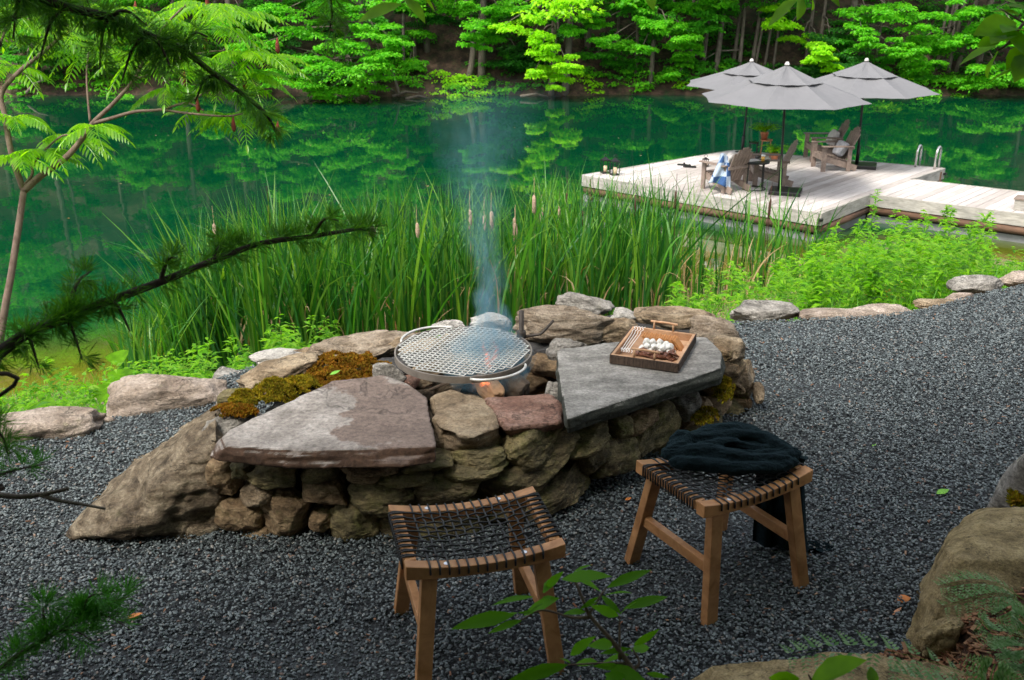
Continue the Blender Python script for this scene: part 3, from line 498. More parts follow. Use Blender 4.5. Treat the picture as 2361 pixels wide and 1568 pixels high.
# smoke volume
def smoke():
    m=bpy.data.materials.new('smoke'); m.use_nodes=True; n=m.node_tree.nodes; l=m.node_tree.links; n.clear(); o=n.new('ShaderNodeOutputMaterial'); v=n.new('ShaderNodeVolumePrincipled'); l.new(v.outputs[0],o.inputs['Volume'])
    v.inputs['Color'].default_value=(.42,.80,1,1); v.inputs['Anisotropy'].default_value=.2
    t=n.new('ShaderNodeTexCoord'); s=n.new('ShaderNodeSeparateXYZ'); l.new(t.outputs['Object'],s.inputs[0])
    # radius profile as density falloff around a leaning axis
    def mt(op,a,b=None):
        q=n.new('ShaderNodeMath'); q.operation=op
        for i,x in enumerate((a,b)):
            if x is None: continue
            if isinstance(x,(int,float)): q.inputs[i].default_value=x
            else: l.new(x,q.inputs[i])
        return q.outputs[0]
    z=s.outputs[2]
    x=mt('SUBTRACT',s.outputs[0],mt('MULTIPLY',mt('SINE',mt('MULTIPLY',z,6.)),.035)); cx_=n.new('ShaderNodeCombineXYZ'); l.new(z,cx_.inputs[2]); wob=noi(n,l,cx_.outputs[0],5,2); x=mt('SUBTRACT',x,mt('MULTIPLY',mt('SUBTRACT',wob,.5),.16)); r=mt('SQRT',mt('ADD',mt('MULTIPLY',x,x),mt('MULTIPLY',s.outputs[1],s.outputs[1])))
    zz=mt('SUBTRACT',z,.28); zn=mt('MAXIMUM',mt('MULTIPLY',zz,-1),0); rad=mt('ADD',mt('ADD',.042,mt('MULTIPLY',mt('MULTIPLY',zz,zz),.17)),mt('MULTIPLY',mt('MULTIPLY',zn,zn),1.1)); f=mt('MAXIMUM',mt('SUBTRACT',1,mt('DIVIDE',r,mt('MULTIPLY',rad,1.9))),0)
    sc=n.new('ShaderNodeVectorMath'); sc.operation='MULTIPLY'; sc.inputs[1].default_value=(1,1,.35); l.new(t.outputs['Object'],sc.inputs[0]); nn=noi(n,l,sc.outputs[0],9,4,.65,2.6); rn=ramp(n,[(.42,(.0,.0,.0)),(.66,(1,1,1))]); l.new(nn,rn.inputs[0])
    rz=ramp(n,[(0,(.10,.10,.10)),(.14,(.75,.75,.75)),(.25,(.9,.9,.9)),(.45,(.30,.30,.30)),(.7,(.10,.10,.10)),(1,(0,0,0))]); l.new(mt('DIVIDE',mt('ADD',z,.15),1.4),rz.inputs[0])
    den=mt('MULTIPLY',mt('MULTIPLY',mt('MULTIPLY',f,mt('ADD',rn.outputs[0],.10)),rz.outputs[0]),27.); l.new(den,v.inputs['Density']); return m
sb=MB().lathe([(.16,-.15),(.24,.0),(.16,.12),(.18,.5),(.34,.85),(.62,1.25)],(0,0,0),16).build('smoke',smoke()); sb.location=(-.12,4.28,.47); tag(sb,'thin blue-white wood smoke rising from the grate','smoke',kind='stuff')
# ---------------------------------------------------------------- stools
def make_stool():
    t=thing('stool','','stool'); LX,LY,H,sag=.51,.385,.47,.03
    def cz(x): return H-sag*(1-(2*x/LX)**2)
    def curved(y):
        V=[];Fc=[];n=17
        for i in range(n):
            x=-LX/2+LX*i/(n-1); z=cz(x)
            for dy,dz in ((-.021,0),(.021,0),(.021,-.042),(-.021,-.042)): V.append((x,y+dy,z+dz if dz==0 else H-sag*.55*(1-(2*x/LX)**2)-.05))
        for i in range(n-1): Fc+=[(i*4+j,i*4+(j+1)%4,i*4+4+(j+1)%4,i*4+4+j) for j in range(4)]
        Fc+=[(0,3,2,1),((n-1)*4,(n-1)*4+1,(n-1)*4+2,(n-1)*4+3)]
        MB().add(V,Fc).build('seat_rail',M['teak'],t,False,.003)
    curved(-LY/2+.021); curved(LY/2-.021)
    for s in (-1,1): MB().box((s*(LX/2-.022),0,H-.024),(.036,LY-.088,.036)).build('side_rail',M['teak'],t,False,.003)
    for sx in (-1,1):
        for sy in (-1,1):
            a=Vector((sx*(LX/2-.075),sy*(LY/2-.03),H-.055)); b=Vector((sx*(LX/2-.03),sy*(LY/2+.035),0.0)); MB().bar(a,b,.050,.036,(0,1,0)).build('leg',M['teak'],t,False,.003)
        a=Vector((sx*(LX/2-.055),-LY/2-.0,.20)); MB().bar(a,Vector((a.x,LY/2,.20)),.028,.042).build('stretcher',M['teak'],t,False,.003)
        for sy in (-1,1): MB().lathe([(.009,0),(.009,.0015),(.006,.002)],(sx*(LX/2-.13),sy*(LY/2-.021),cz(LX/2-.13)+.0005),14).build('screw',M['screw'],t)
    cd=MB(); nx_,ny_=13,10; cr=.0034
    for i in range(nx_):            # cords running front to back, ends pinned in the curved rails
        x=-LX/2+.075+(LX-.15)*i/(nx_-1); z=cz(x); p=[(x,-LY/2-.004,z-.024),(x,-LY/2-.003,z+.001),(x,-LY/2+.02,z+.0045)]
        for j in range(ny_): y=-LY/2+.06+(LY-.12)*j/(ny_-1); p.append((x+.002*math.sin(j*3),y,z+(-.002 if (i+j)%2 else .005)))
        p+=[(x,LY/2-.02,z+.0045),(x,LY/2+.003,z+.001),(x,LY/2+.004,z-.024)]; cd.tube(p,cr,6)
    for j in range(ny_):            # cords running side to side, wrapped round the straight rails (doubled)
        y=-LY/2+.06+(LY-.12)*j/(ny_-1)
        for e in (-.0,):
            zz=H-.004; p=[(-LX/2-.003,y-.006,H-.042),(-LX/2-.004,y,zz),(-LX/2+.01,y+e,zz+.003),(-LX/2+.04,y+e,zz)]
            for i in range(nx_): x=-LX/2+.075+(LX-.15)*i/(nx_-1); p.append((x,y+e+.002*math.sin(i*2.3),cz(x)+(.005 if (i+j)%2 else -.002)))
            p+=[(LX/2-.04,y,zz),(LX/2-.01,y,zz+.003),(LX/2+.004,y,zz),(LX/2+.003,y-.006,H-.042)]; cd.tube(p,cr,6)
            for s in (-1,1): cd.tube([(s*(LX/2+.003),y+.012,H-.042),(s*(LX/2+.004),y+.011,zz),(s*(LX/2-.012),y+.009,zz+.003),(s*(LX/2-.046),y+.001,zz)],cr,6)
    cd.build('woven_cord',M['cord'],t,True); return t
s1=make_stool(); s1['label']='teak stool with a bare woven black cord seat in front of the pit'; s1['group']='woven cord stools'
s1.location=(-.125,2.83,0); s1.rotation_euler=(0,0,math.atan2(.13,.50))
s2=s1.copy(); COL.objects.link(s2); s2['label']='teak stool on the right with a dark blanket heaped on it'
for c_ in list(s1.children): d_=c_.copy(); COL.objects.link(d_); d_.parent=s2
s2.location=(.775,3.235,0); s2.rotation_euler=(0,0,math.atan2(.24,.41)); 
# blanket
def blanket():
    b=thing('blanket','dark teal-black wool blanket heaped on the right stool, one end trailing to the gravel','blanket',(.80,3.27,.475),-.02)
    T=[[(-.14,.05,.05,.034),(-.05,.09,.07,.042),(.05,.095,.075,.042),(.15,.06,.055,.036),(.23,.0,.03,.026)],[(-.2,.02,.045,.034),(-.12,.045,.072,.028),(-.03,.05,.085,.022),(.07,.058,.088,.019),(.15,.03,.072,.019),(.21,-.02,.045,.02)],
       [(-.1,.0,.06,.024),(0,.014,.078,.017),(.05,-.0,.072,.014),(.1,-.012,.066,.013),(.15,.01,.06,.013),(.19,.03,.05,.016)],[(-.22,-.02,.04,.036),(-.12,-.03,.056,.034),(-.02,-.052,.05,.030),(.08,-.066,.042,.026),(.17,-.05,.042,.024),(.24,-.01,.028,.022)],
       [(-.2,-.07,.028,.030),(-.08,-.09,.026,.031),(.03,-.105,.024,.028),(.13,-.092,.022,.026),(.22,-.05,.018,.022)],[(-.2,.05,.05,.022),(-.175,.062,.075,.025),(-.15,.035,.085,.019),(-.17,-.0,.074,.02),(-.21,-.02,.06,.022)],
       [(-.05,-.02,.062,.016),(.03,-.035,.058,.013),(.1,-.04,.055,.012),(.18,-.015,.05,.014)],[(-.16,0,.02,.045),(0,.04,.018,.05),(.16,.02,.018,.045)],[(-.15,-.05,.018,.04),(0,-.05,.018,.045),(.17,-.03,.018,.035)],[(-.1,.08,.02,.03),(.05,.11,.03,.03),(.18,.07,.025,.03)]]
    mb=MB()
    for t_ in T:
        P=spline([Vector(q[:3]) for q in t_],6); rr_=np.interp(np.linspace(0,len(t_)-1,len(P)),range(len(t_)),[q[3] for q in t_]); mb.tube(P,[float(r) for r in rr_],12)
        for e_ in (0,-1): D,Fi=ico(2); mb.add([tuple(P[e_]+Vector(d)*float(rr_[e_])) for d in D],[tuple(f) for f in Fi])
    o=mb.build('t',None); md=o.modifiers.new('r','REMESH'); md.mode='VOXEL'; md.voxel_size=.0042; md=o.modifiers.new('s','SMOOTH'); md.iterations=2; md.factor=.5
    dg=bpy.context.evaluated_depsgraph_get(); me=bpy.data.meshes.new_from_object(o.evaluated_get(dg)); bpy.data.objects.remove(o); n=len(me.vertices); V=np.empty(n*3,dtype=np.float32); me.vertices.foreach_get('co',V); V=V.reshape(-1,3); N=np.empty(n*3,dtype=np.float32); me.vertices.foreach_get('normal',N); N=N.reshape(-1,3)
    V=V+N*(fbm(V*np.array([14,44,40]),3,2)*.0062+fbm(V*150,2,5)*.0018)[:,None]; V[:,2]=np.maximum(V[:,2]*.84,-.004); me.vertices.foreach_set('co',V.astype(np.float32).ravel()); me.polygons.foreach_set('use_smooth',[True]*len(me.polygons)); me.materials.clear(); me.materials.append(M['wool']); me.name='folded_heap'; me.update()
    h_=bpy.data.objects.new('folded_heap',me); COL.objects.link(h_); h_.parent=b
    V=[];nu,nv=46,50                # hanging end behind the right leg
    for j in range(nv):
        t=j/(nv-1)
        for i in range(nu):
            s=i/(nu-1); x=.13+s*(.155+.055*t)+.03*t; y=.03+.10*min(1,t*5)+.014*math.sin(s*19+t*.8)*(.4+t)+(.02*t) - s*.05; z=.012-.50*max(0,t-.06)-.03*t
            if t>.93: x+=(t-.93)*1.3*s; z=max(z,-.455)
            V.append((x,y,max(z,-.462)))
    raw('hanging_end',V,[(j*nu+i,j*nu+i+1,(j+1)*nu+i+1,(j+1)*nu+i) for j in range(nv-1) for i in range(nu-1)],M['wool'],b,True)
    fr=MB()
    for k in range(60):
        x=random.uniform(.22,.45); fr.tube([(x,.17,-.455),(x+random.uniform(.0,.05),.17-random.uniform(-.02,.06),-.458),(x+random.uniform(.01,.08),.17-random.uniform(-.03,.09),-.46)],.0018,4)
    fr.build('fringe',M['wool'],b)
blanket()
# ---------------------------------------------------------------- tray with s'more makings
ta=at(1406,838,.462); tb=at(1563,860,.462); tc=at(1610,790,.462); 
tx=(tb-ta); W_=tx.length; tx.normalize(); ty=Vector((-tx.y,tx.x,0)); D_=(tc-tb).length
tm=thing('serving_tray','wooden serving tray with rough bark sides on the right slab','tray',(ta+tx*W_/2+ty*D_/2),math.atan2(tx.y,tx.x))
b=MB(); b.box((0,0,.004),(W_-.01,D_-.01,.006)); b.build('base',M['trayw'],tm)
for s in (-1,1):
    MB().box((0,s*(D_/2-.009),.0255),(W_-.002,.013,.037)).build('side',M['trayw'],tm,False,.002)
    MB().box((s*(W_/2-.009),0,.0255),(.013,D_-.032,.0365)).build('side',M['trayw'],tm,False,.002)
def barkstrip(a,b,n_):
    V=[];Fc=[]; a=Vector(a);b=Vector(b); d=(b-a).normalized(); o_=Vector((d.y,-d.x,0)); nz_=5
    for i in range(n_+1):
        for j in range(nz_+1): p=a+(b-a)*i/n_; q=.0035+.0035*abs(mn.noise(Vector((i*.9,j*.35,a.x*50)))); V.append(p+o_*q+Vector((0,0,.002+.042*j/nz_)))
        V.append(a+(b-a)*i/n_+Vector((0,0,.044)))
    m_=nz_+2; Fc=[(i*m_+j,(i+1)*m_+j,(i+1)*m_+j+1,i*m_+j+1) for i in range(n_) for j in range(m_-1)]; MB().add(V,Fc).build('bark_edge',M['trayb'],tm,False)
h=.5
barkstrip((-W_/2,-D_/2+.002,0),(W_/2,-D_/2+.002,0),70); barkstrip((W_/2-.002,-D_/2,0),(W_/2-.002,D_/2,0),60); barkstrip((W_/2,D_/2-.002,0),(-W_/2,D_/2-.002,0),60); barkstrip((-W_/2+.002,D_/2,0),(-W_/2+.002,-D_/2,0),60)
for s in (-1,1):
    y=s*(D_/2-.009); hb=MB(); 
    hb.tube(spline([(-.066,y,.084),(-.03,y+.002,.083),(.0,y-.001,.085),(.03,y,.083),(.068,y,.081)],4),[.006]*17,8); hd=hb.build('handle',M['trayw'],tm,True)
    for x in (-.048,.046): MB().tube([(x,y,.04),(x,y,.083)],[.006,.0045],8).build('handle_post',M['trayw'],hd,True)
TM=Matrix.Translation(tm.location)@Matrix.Rotation(tm.rotation_euler[2],4,'Z')
k=0
mv=MB().lathe([(.010,0),(.0135,.002),(.0145,.006),(.0145,.020),(.0135,.024),(.0105,.026)],(0,0,-.013),14).build('marshmallow',M['mallow'],None,True)
pos=[]
for lay,(n_,z_) in enumerate(((26,.021),(16,.041),(6,.058))):
    for _ in range(n_):
        for tr in range(60):
            x=random.uniform(-.055,.095)*(1-.15*lay); y=random.uniform(-.035,.035)*(1-.2*lay)-.008
            if all((x-a)**2+(y-b_)**2+(z_-c)**2>.0235**2 for a,b_,c in pos): break
        else: continue
        pos.append((x,y,z_))
for i,p in enumerate(pos):
    o=mv if i==0 else mv.copy()
    if i: COL.objects.link(o)
    o.location=TM@Vector(p); o.rotation_euler=(random.uniform(-1.6,1.6),random.uniform(-1.6,1.6),random.uniform(0,6)); tag(o,'white marshmallow in the pile on the wooden tray','marshmallow','marshmallows piled on the tray')
cb=bmesh.new(); bmesh.ops.create_cube(cb,size=1); bmesh.ops.scale(cb,vec=(.0048,.062,.062),verts=cb.verts); bmesh.ops.bevel(cb,geom=cb.edges[:],offset=.0012,segments=1,affect='EDGES'); cme=bpy.data.meshes.new('cracker'); cb.to_mesh(cme); cb.free(); cme.materials.append(M['cracker'])
for i in range(15):
    o=bpy.data.objects.new('graham_cracker',cme); COL.objects.link(o); o.matrix_world=TM@Matrix.Translation((-.055+i*.0112,.074,.032+.004*(i%2)))@Matrix.Rotation(-.62,4,'Y'); tag(o,'square golden cracker standing in the row at the back of the tray','cracker','crackers lined up on the tray')
cb=MB()
for i in range(3):
    for j in range(2): cb.box(((i-1)*.019,(j-.5)*.019,.0035),(.018,.018,.007),None,.8)
c0=cb.build('chocolate_piece',M['choc'],None)
for i,(x,y,z,rz,ry) in enumerate(((-.045,-.075,.008,.1,.05),(-.005,-.083,.010,-.2,.12),(.03,-.078,.010,.3,-.2),(.06,-.083,.012,.6,.2),(.09,-.078,.012,-.4,.35),(.085,-.055,.024,.2,-.5),(.05,-.062,.02,1.2,.5),(.0,-.066,.016,.9,.2),(-.03,-.062,.016,-.5,.3),(.108,-.068,.022,1.1,.6))):
    o=c0 if i==0 else c0.copy()
    if i: COL.objects.link(o)
    o.matrix_world=TM@Matrix.Translation((x,y,z+.006))@Matrix.Rotation(rz,4,'Z')@Matrix.Rotation(ry,4,'Y'); tag(o,'broken piece of milk chocolate at the front of the tray','chocolate','chocolate pieces on the tray')
M['fork']=simple('pale_steel_fork',(.78,.77,.75),.35,.2,.05)
for i in range(4):
    x=-W_/2+.022+i*.0135; f_=MB(); f_.tube(spline([(x-.002,-.085,.045-.018),(x,-.07,.03+.004*i),(x+.005,.08,.05),(x+.004,.10,.058),(x+.012,.118,.062),(x+.006,.13,.066),(x+.016,.142,.068)],5),.0017,6); f_.tube([(x-.001,-.07,.031+.003*i),(x+.012,-.088,.027),(x+.013,-.105,.026)],.0015,6); f_.tube([(x-.001,-.07,.031+.003*i),(x-.010,-.088,.027),(x-.010,-.103,.026)],.0015,6)
    o=f_.build('roasting_fork',M['fork'],None,True); o.matrix_world=TM; tag(o,'thin metal two-pronged roasting fork along the left side of the tray','roasting fork','roasting forks on the tray')
#@@PART2@@
# ---------------------------------------------------------------- dock
DZ=-1.75
A_,B_,E_,D2=[at(u,v,DZ) for u,v in ((1345,404),(1889,492),(2175,388),(1690,347))]
C_,G_,FR,BR=[at(u,v,DZ) for u,v in ((2005,447),(2099,413),(2361,493),(2361,443))]
FR=FR+(FR-C_)*.9; BR=BR+(BR-G_)*.9
dk=thing('dock','L-shaped floating dock of weathered pale grey boards with a walkway to the right','dock',(0,0,0))
pd=(E_-B_).normalized(); qd=Vector((pd.y,-pd.x,0))
def clip(poly,pts):
    n=len(poly); ar=sum(poly[i].x*poly[(i+1)%n].y-poly[(i+1)%n].x*poly[i].y for i in range(n)); 
    if ar<0: poly=poly[::-1]
    out=pts
    for i in range(n):
        a,b=poly[i],poly[(i+1)%n]; e=b-a; inp=out; out=[]
        for j in range(len(inp)):
            p,q=inp[j],inp[(j+1)%len(inp)]; sp=e.x*(p.y-a.y)-e.y*(p.x-a.x); sq=e.x*(q.y-a.y)-e.y*(q.x-a.x)
            if sp>=0: out.append(p)
            if (sp>=0)!=(sq>=0): out.append(p+(q-p)*(sp/(sp-sq)))
        if not out: return []
    return out
def boards(poly,nm):
    s=MB(); ks=[(p-B_).dot(qd) for p in poly]; k0=min(ks); k1=max(ks); k=k0
    while k<k1:
        a=B_+qd*k; b=B_+qd*(k+.138); r=[a-pd*14,a+pd*14,b+pd*14,b-pd*14]; c=clip(poly,r)
        if len(c)>2:
            n=len(c); dz=random.uniform(-.003,.003); V=[(p.x,p.y,DZ+dz) for p in c]+[(p.x,p.y,DZ-.035) for p in c]; ar=sum(c[i].x*c[(i+1)%n].y-c[(i+1)%n].x*c[i].y for i in range(n))
            top=tuple(range(n)) if ar>0 else tuple(range(n-1,-1,-1)); s.add(V,[top]+[(i,(i+1)%n,n+(i+1)%n,n+i) for i in range(n)])
        k+=.146
    s.build(nm,M['dock'],dk)
m,n,l,b,o=nt('grey_deck_board'); M['dock']=m
g_=n.new('ShaderNodeNewGeometry'); r1=ramp(n,[(0,(.40,.36,.335)),(.5,(.52,.48,.46)),(1,(.62,.585,.565))]); l.new(g_.outputs['Random Per Island'],r1.inputs[0])
mp=n.new('ShaderNodeMapping'); tc_=n.new('ShaderNodeTexCoord'); l.new(tc_.outputs['Object'],mp.inputs[0]); mp.inputs['Rotation'].default_value=(0,0,-math.atan2(pd.y,pd.x)); mp.inputs['Scale'].default_value=(1,1,1)
v_=n.new('ShaderNodeVectorMath'); v_.operation='MULTIPLY'; v_.inputs[1].default_value=(1,14,1); l.new(mp.outputs[0],v_.inputs[0]); f1=noi(n,l,v_.outputs[0],3,5,.6); r2=ramp(n,[(.3,(.78,.77,.76)),(.7,(1.08,1.07,1.06))]); l.new(f1,r2.inputs[0]); f2_=noi(n,l,tc_.outputs['Object'],.9,4); r3=ramp(n,[(.35,(.82,.81,.80)),(.65,(1.05,1.05,1.05))]); l.new(f2_,r3.inputs[0])
l.new(mixc(n,l,1,mixc(n,l,1,r1.outputs[0],r2.outputs[0],'MULTIPLY'),r3.outputs[0],'MULTIPLY'),b.inputs['Base Color']); b.inputs['Roughness'].default_value=.6; bump(n,l,b,f1,.2,.004)
boards([A_,B_,E_,D2],'deck_boards'); 
G2=G_.copy(); boards([C_+(C_-B_).normalized()*0+qd*.0,FR,BR,G2],'walkway_boards')
def along(a,b,off,z0,z1,th,nm,mat):
    d=(b-a).normalized(); o_=Vector((d.y,-d.x,0)); c=(a+b)/2+o_*off; s=MB(); s.box((c.x,c.y,(z0+z1)/2),((b-a).length,th,z1-z0),Matrix.Rotation(math.atan2(d.y,d.x),3,'Z')); return s.build(nm,mat,dk)
for a,b in ((A_,B_),(B_,C_),(C_,FR),(G_,E_),(BR,G_),(E_,D2),(D2,A_)):
    along(a,b,.022,DZ-.205,DZ+.004,.04,'fascia_board',M['fascia']); along(a,b,-.10,-2.36,-2.13,.16,'float',M['float'])
    d=(b-a).normalized(); o_=Vector((d.y,-d.x,0)); MB().tube([(p.x+o_.x*.0,p.y+o_.y*.0,-2.035) for p in (a+d*.05,(a+b)/2+o_*.02,b-d*.05)],[.06,.065,.055],10).build('log_bumper',M['dlog'],dk,True)
    along(a,b,-.2,-2.2,DZ-.04,.05,'joist',M['dlog'])
for p in (B_,E_): MB().lathe([(.05,-.02),(.05,.02)],(p.x+.01,p.y-.05,DZ-.1),10).build('corner_bracket',M['blackm'],dk)
# ladder rails
ld=thing('dock_ladder','pair of bent steel ladder handrails at the far right dock corner','ladder')
for u,vt,vb in ((2110,338,385),(2154,341,391)):
    p=at(u,vb,DZ); top=aty(u,vt,p.y).z; d=qd*-.0+(E_-D2).normalized(); d=(at(u+14,vb-8,DZ)-p).normalized()*.30
    pts=[p]; 
    for k in range(13): t=math.pi*k/12; pts.append(p+d*(.5-.5*math.cos(t))+Vector((0,0,top-DZ-.12+.12*math.sin(t))))
    pts.append(p+d+Vector((0,0,-.5))); MB().tube(pts,.024,10).build('handrail',M['chrome'],ld,True)
# umbrellas
def make_umbrella(lab,ub,vb,ut,vt,rad,ph,drop=.62,group='grey umbrellas on the dock'):
    p=at(ub,vb,DZ); H=aty(ut,vt,p.y).z-DZ; t=thing('patio_umbrella',lab,'umbrella',p,0,group)
    lean=(aty(ut,vt,p.y).x-p.x)
    def X(z): return lean*z/H
    MB().tube([(0,0,.03),(X(H*.55),0,H*.55),(X(H-.03),0,H-.03)],.022,10).build('pole',M['blackm'],t,True)
    MB().box((.1,-.02,.035),(.55,.5,.07),Matrix.Rotation(-.35,3,'Z')).build('base',M['blackm'],t,False,.01); MB().lathe([(.035,.06),(.035,.42),(.028,.44)],(X(.2),0,0),12).build('pole_sleeve',M['blackm'],t,True)
    def cone(r0,r1,z0,z1,nm,sc,nr=9):
        V=[];Fc=[];na=8*8
        for i in range(nr+1):
            q=i/nr; 
            for k in range(na):
                a=2*math.pi*k/na+ph; s=(k%8)/8; e=math.cos(math.pi/8)/math.cos((s-.5)*math.pi/4); e=e+(1-e)*0; r=(r0+(r1-r0)*q)*(e-.02*sc*math.sin(math.pi*s)*q)
                z=z0+(z1-z0)*(q**.92) - .045*math.sin(math.pi*s)*math.sin(math.pi*q)*sc; V.append((r*math.cos(a),r*math.sin(a),z+.003*math.sin(k*1.9+i)*sc))
        for i in range(nr): Fc+=[(i*na+k,(i+1)*na+k,(i+1)*na+(k+1)%na,i*na+(k+1)%na) for k in range(na)]
        o=MB().add([(a+X(H),b,c) for a,b,c in V],Fc).build(nm,M['fab'],t); o.modifiers.new('s','SOLIDIFY').thickness=.003; return o
    cone(.02,rad,H-.055,H-drop,'canopy',1.,12); cone(.015,rad*.44,H-.02,H-.055-(drop-.055)*.44**.92+.016,'canopy_vent',.9,6)
    MB().lathe([(.04,H-.02),(.045,H),(.02,H+.04)],(X(H),0,0),12).build('finial',M['white'],t,True)
    for k in range(8):
        a=2*math.pi*k/8+ph; r=MB(); r.tube([(X(H),0,H-.14),(X(H)+rad*.97*math.cos(a),rad*.97*math.sin(a),H-drop-.012)],.009,6); r.build('rib',M['blackm'],t)
    return t
make_umbrella('grey umbrella nearest the camera, over the round table','1',0,0,0,0,0) if False else None
make_umbrella('large grey umbrella nearest the camera, shading the round table',1797,445,1815,148,1.47,.32,.58)
make_umbrella('grey umbrella half hidden behind the middle one',1710,361,1733,140,1.36,.15,.48)
make_umbrella('grey umbrella on the right beside the two armchairs',1975,385,1998,139,1.43,.25,.56)
# adirondack chairs
def make_chair():
    t=thing('adirondack_chair','','chair'); m=M['adi']
    s=MB()
    for i in range(6): y=.25-i*.088; z=.36-i*.022; s.box((0,y,z),(.52,.066,.02),Matrix.Rotation(.25,3,'X'))
    s.build('seat',m,t); b=MB(); tilt=.42
    for i in range(6):
        x=(i-2.5)*.088; L=.80-.022*(i-2.5)**2; y0=-.22; z0=.22; d=Vector((x*.18,-math.sin(tilt),math.cos(tilt))); b.bar(Vector((x*.9,y0,z0)),Vector((x*.9,y0,z0))+d*L,.064,.018,(0,1,0))
    b.bar((-.28,-.37,.52),(.28,-.37,.52),.03,.06); b.build('backrest',m,t)
    for s_ in (-1,1):
        MB().box((s_*.33,.02,.565),(.13,.72,.024)).build('armrest',m,t,False,.008); MB().box((s_*.30,.30,.275),(.035,.10,.55)).build('front_leg',m,t)
        MB().bar((s_*.265,.33,.30),(s_*.265,-.48,.06),.03,.13).build('side_rail',m,t); MB().box((s_*.30,-.28,.28),(.03,.09,.55)).build('rear_post',m,t)
    MB().box((0,.315,.30),(.55,.03,.12)).build('front_board',m,t); return t
def cp(o,lab): 
    c=o.copy(); COL.objects.link(c); c['label']=lab
    for q in o.children: d=q.copy(); COL.objects.link(d); d.parent=c
    return c
ch0=make_chair(); ch0['group']='armchairs on the dock'
chs=[ch0,cp(ch0,''),cp(ch0,''),cp(ch0,'')]
for c,(u,v,fx,fy),lb in zip(chs,((1668,437,-.55,.83),(1768,425,-1,.08),(1915,390,-1,-.08),(1893,368,-1,0.02)),('brown slatted armchair draped with a blue and white towel','brown slatted armchair just right of the round black table','brown slatted armchair with a patterned cushion, nearer of the right pair','brown slatted armchair at the back of the right pair')):
    c['label']=lb; c.location=at(u,v,DZ)+Vector((0,0,.003)); c.rotation_euler=(0,0,math.atan2(-fx,fy)); c.scale=(.88,.88,.88)
def chairpt(c,p): return Matrix.Translation(c.location)@Matrix.Rotation(c.rotation_euler[2],4,'Z')@Vector(p)
def pillow(c,p,rot,sz,mat,lb):
    o=rock('cushion',(0,0,0),sz,mat,None,boxy=.95,cuts=0,sub=4,rough=.05); o.matrix_world=Matrix.Translation(c.location)@Matrix.Rotation(c.rotation_euler[2],4,'Z')@Matrix.Scale(.88,4)@Matrix.Translation(p)@Matrix.Rotation(rot,4,'X'); tag(o,lb,'cushion')
pillow(chs[0],(-.05,-.25,.62),.42,(.42,.14,.40),M['white'],'cream cushion on the chair with the blue towel')
M['stripe']=simple('grey_striped_cloth',(.34,.34,.36),.9,0,.5,9,(1,6,1),.3)
pillow(chs[2],(0,-.18,.46),.5,(.44,.14,.34),M['stripe'],'grey patterned cushion on the nearer right armchair'); pillow(chs[3],(0,-.22,.52),.45,(.44,.14,.36),M['white'],'pale striped cushion on the back right armchair')
V=[];nu,nv=26,30; Yt=chs[0].location.y
for j in range(nv):
    for i in range(nu):
        s=i/(nu-1); t=j/(nv-1); u=(1660-26*t**1.3)*(1-s)+(1680+4*math.sin(t*2))*s; v=356+66*t+10*s*t-3*math.sin(s*5); V.append(aty(u,v,Yt-.42+.10*(1-t)+.03*math.sin(s*11+t*4)*(.3+t)))
tw=raw('towel',V,[(j*nu+i,j*nu+i+1,(j+1)*nu+i+1,(j+1)*nu+i) for j in range(nv-1) for i in range(nu-1)],M['towel'],None,True); tw.modifiers.new('s','SOLIDIFY').thickness=.006; tag(tw,'blue and white checked towel hanging over the side of the left armchair','towel')
# round table, drink, magazine
p=at(1738,438,DZ); tb_=thing('side_table','round black metal side table between two armchairs','table',p)
MB().lathe([(.235,.5),(.24,.505),(.24,.525),(.23,.53)],(0,0,0),28).build('tabletop',M['blackm'],tb_)
for k in range(4): a=k*math.pi/2+.6; MB().tube([(.2*math.cos(a),.2*math.sin(a),0.02),(.19*math.cos(a),.19*math.sin(a),.5)],.014,8).build('leg',M['blackm'],tb_)
rg=[(.2*math.cos(a),.2*math.sin(a),.03) for a in np.linspace(0,2*math.pi,33)]; MB().tube(rg,.012,6).build('foot_ring',M['blackm'],tb_)
M['juice']=simple('orange_drink',(.75,.42,.08),.2,0,.1); M['glass']=simple('clear_tumbler',(.8,.82,.8),.1,0,.02)
dr=thing('drink_glass','small glass of yellow juice on the round table','glass',p+Vector((.11,-.03,.53))); MB().lathe([(.03,.003),(.035,.09)],(0,0,0),12).build('juice',M['juice'],dr,True); MB().lathe([(.037,.09),(.039,.12)],(0,0,0),12).build('rim',M['glass'],dr,True)
tag(MB().box((p.x-.06,p.y+.02,DZ+.538),(.24,.18,.008),Matrix.Rotation(.4,3,'Z')).build('magazine',M['white'],None),'white open magazine lying on the round table','magazine')
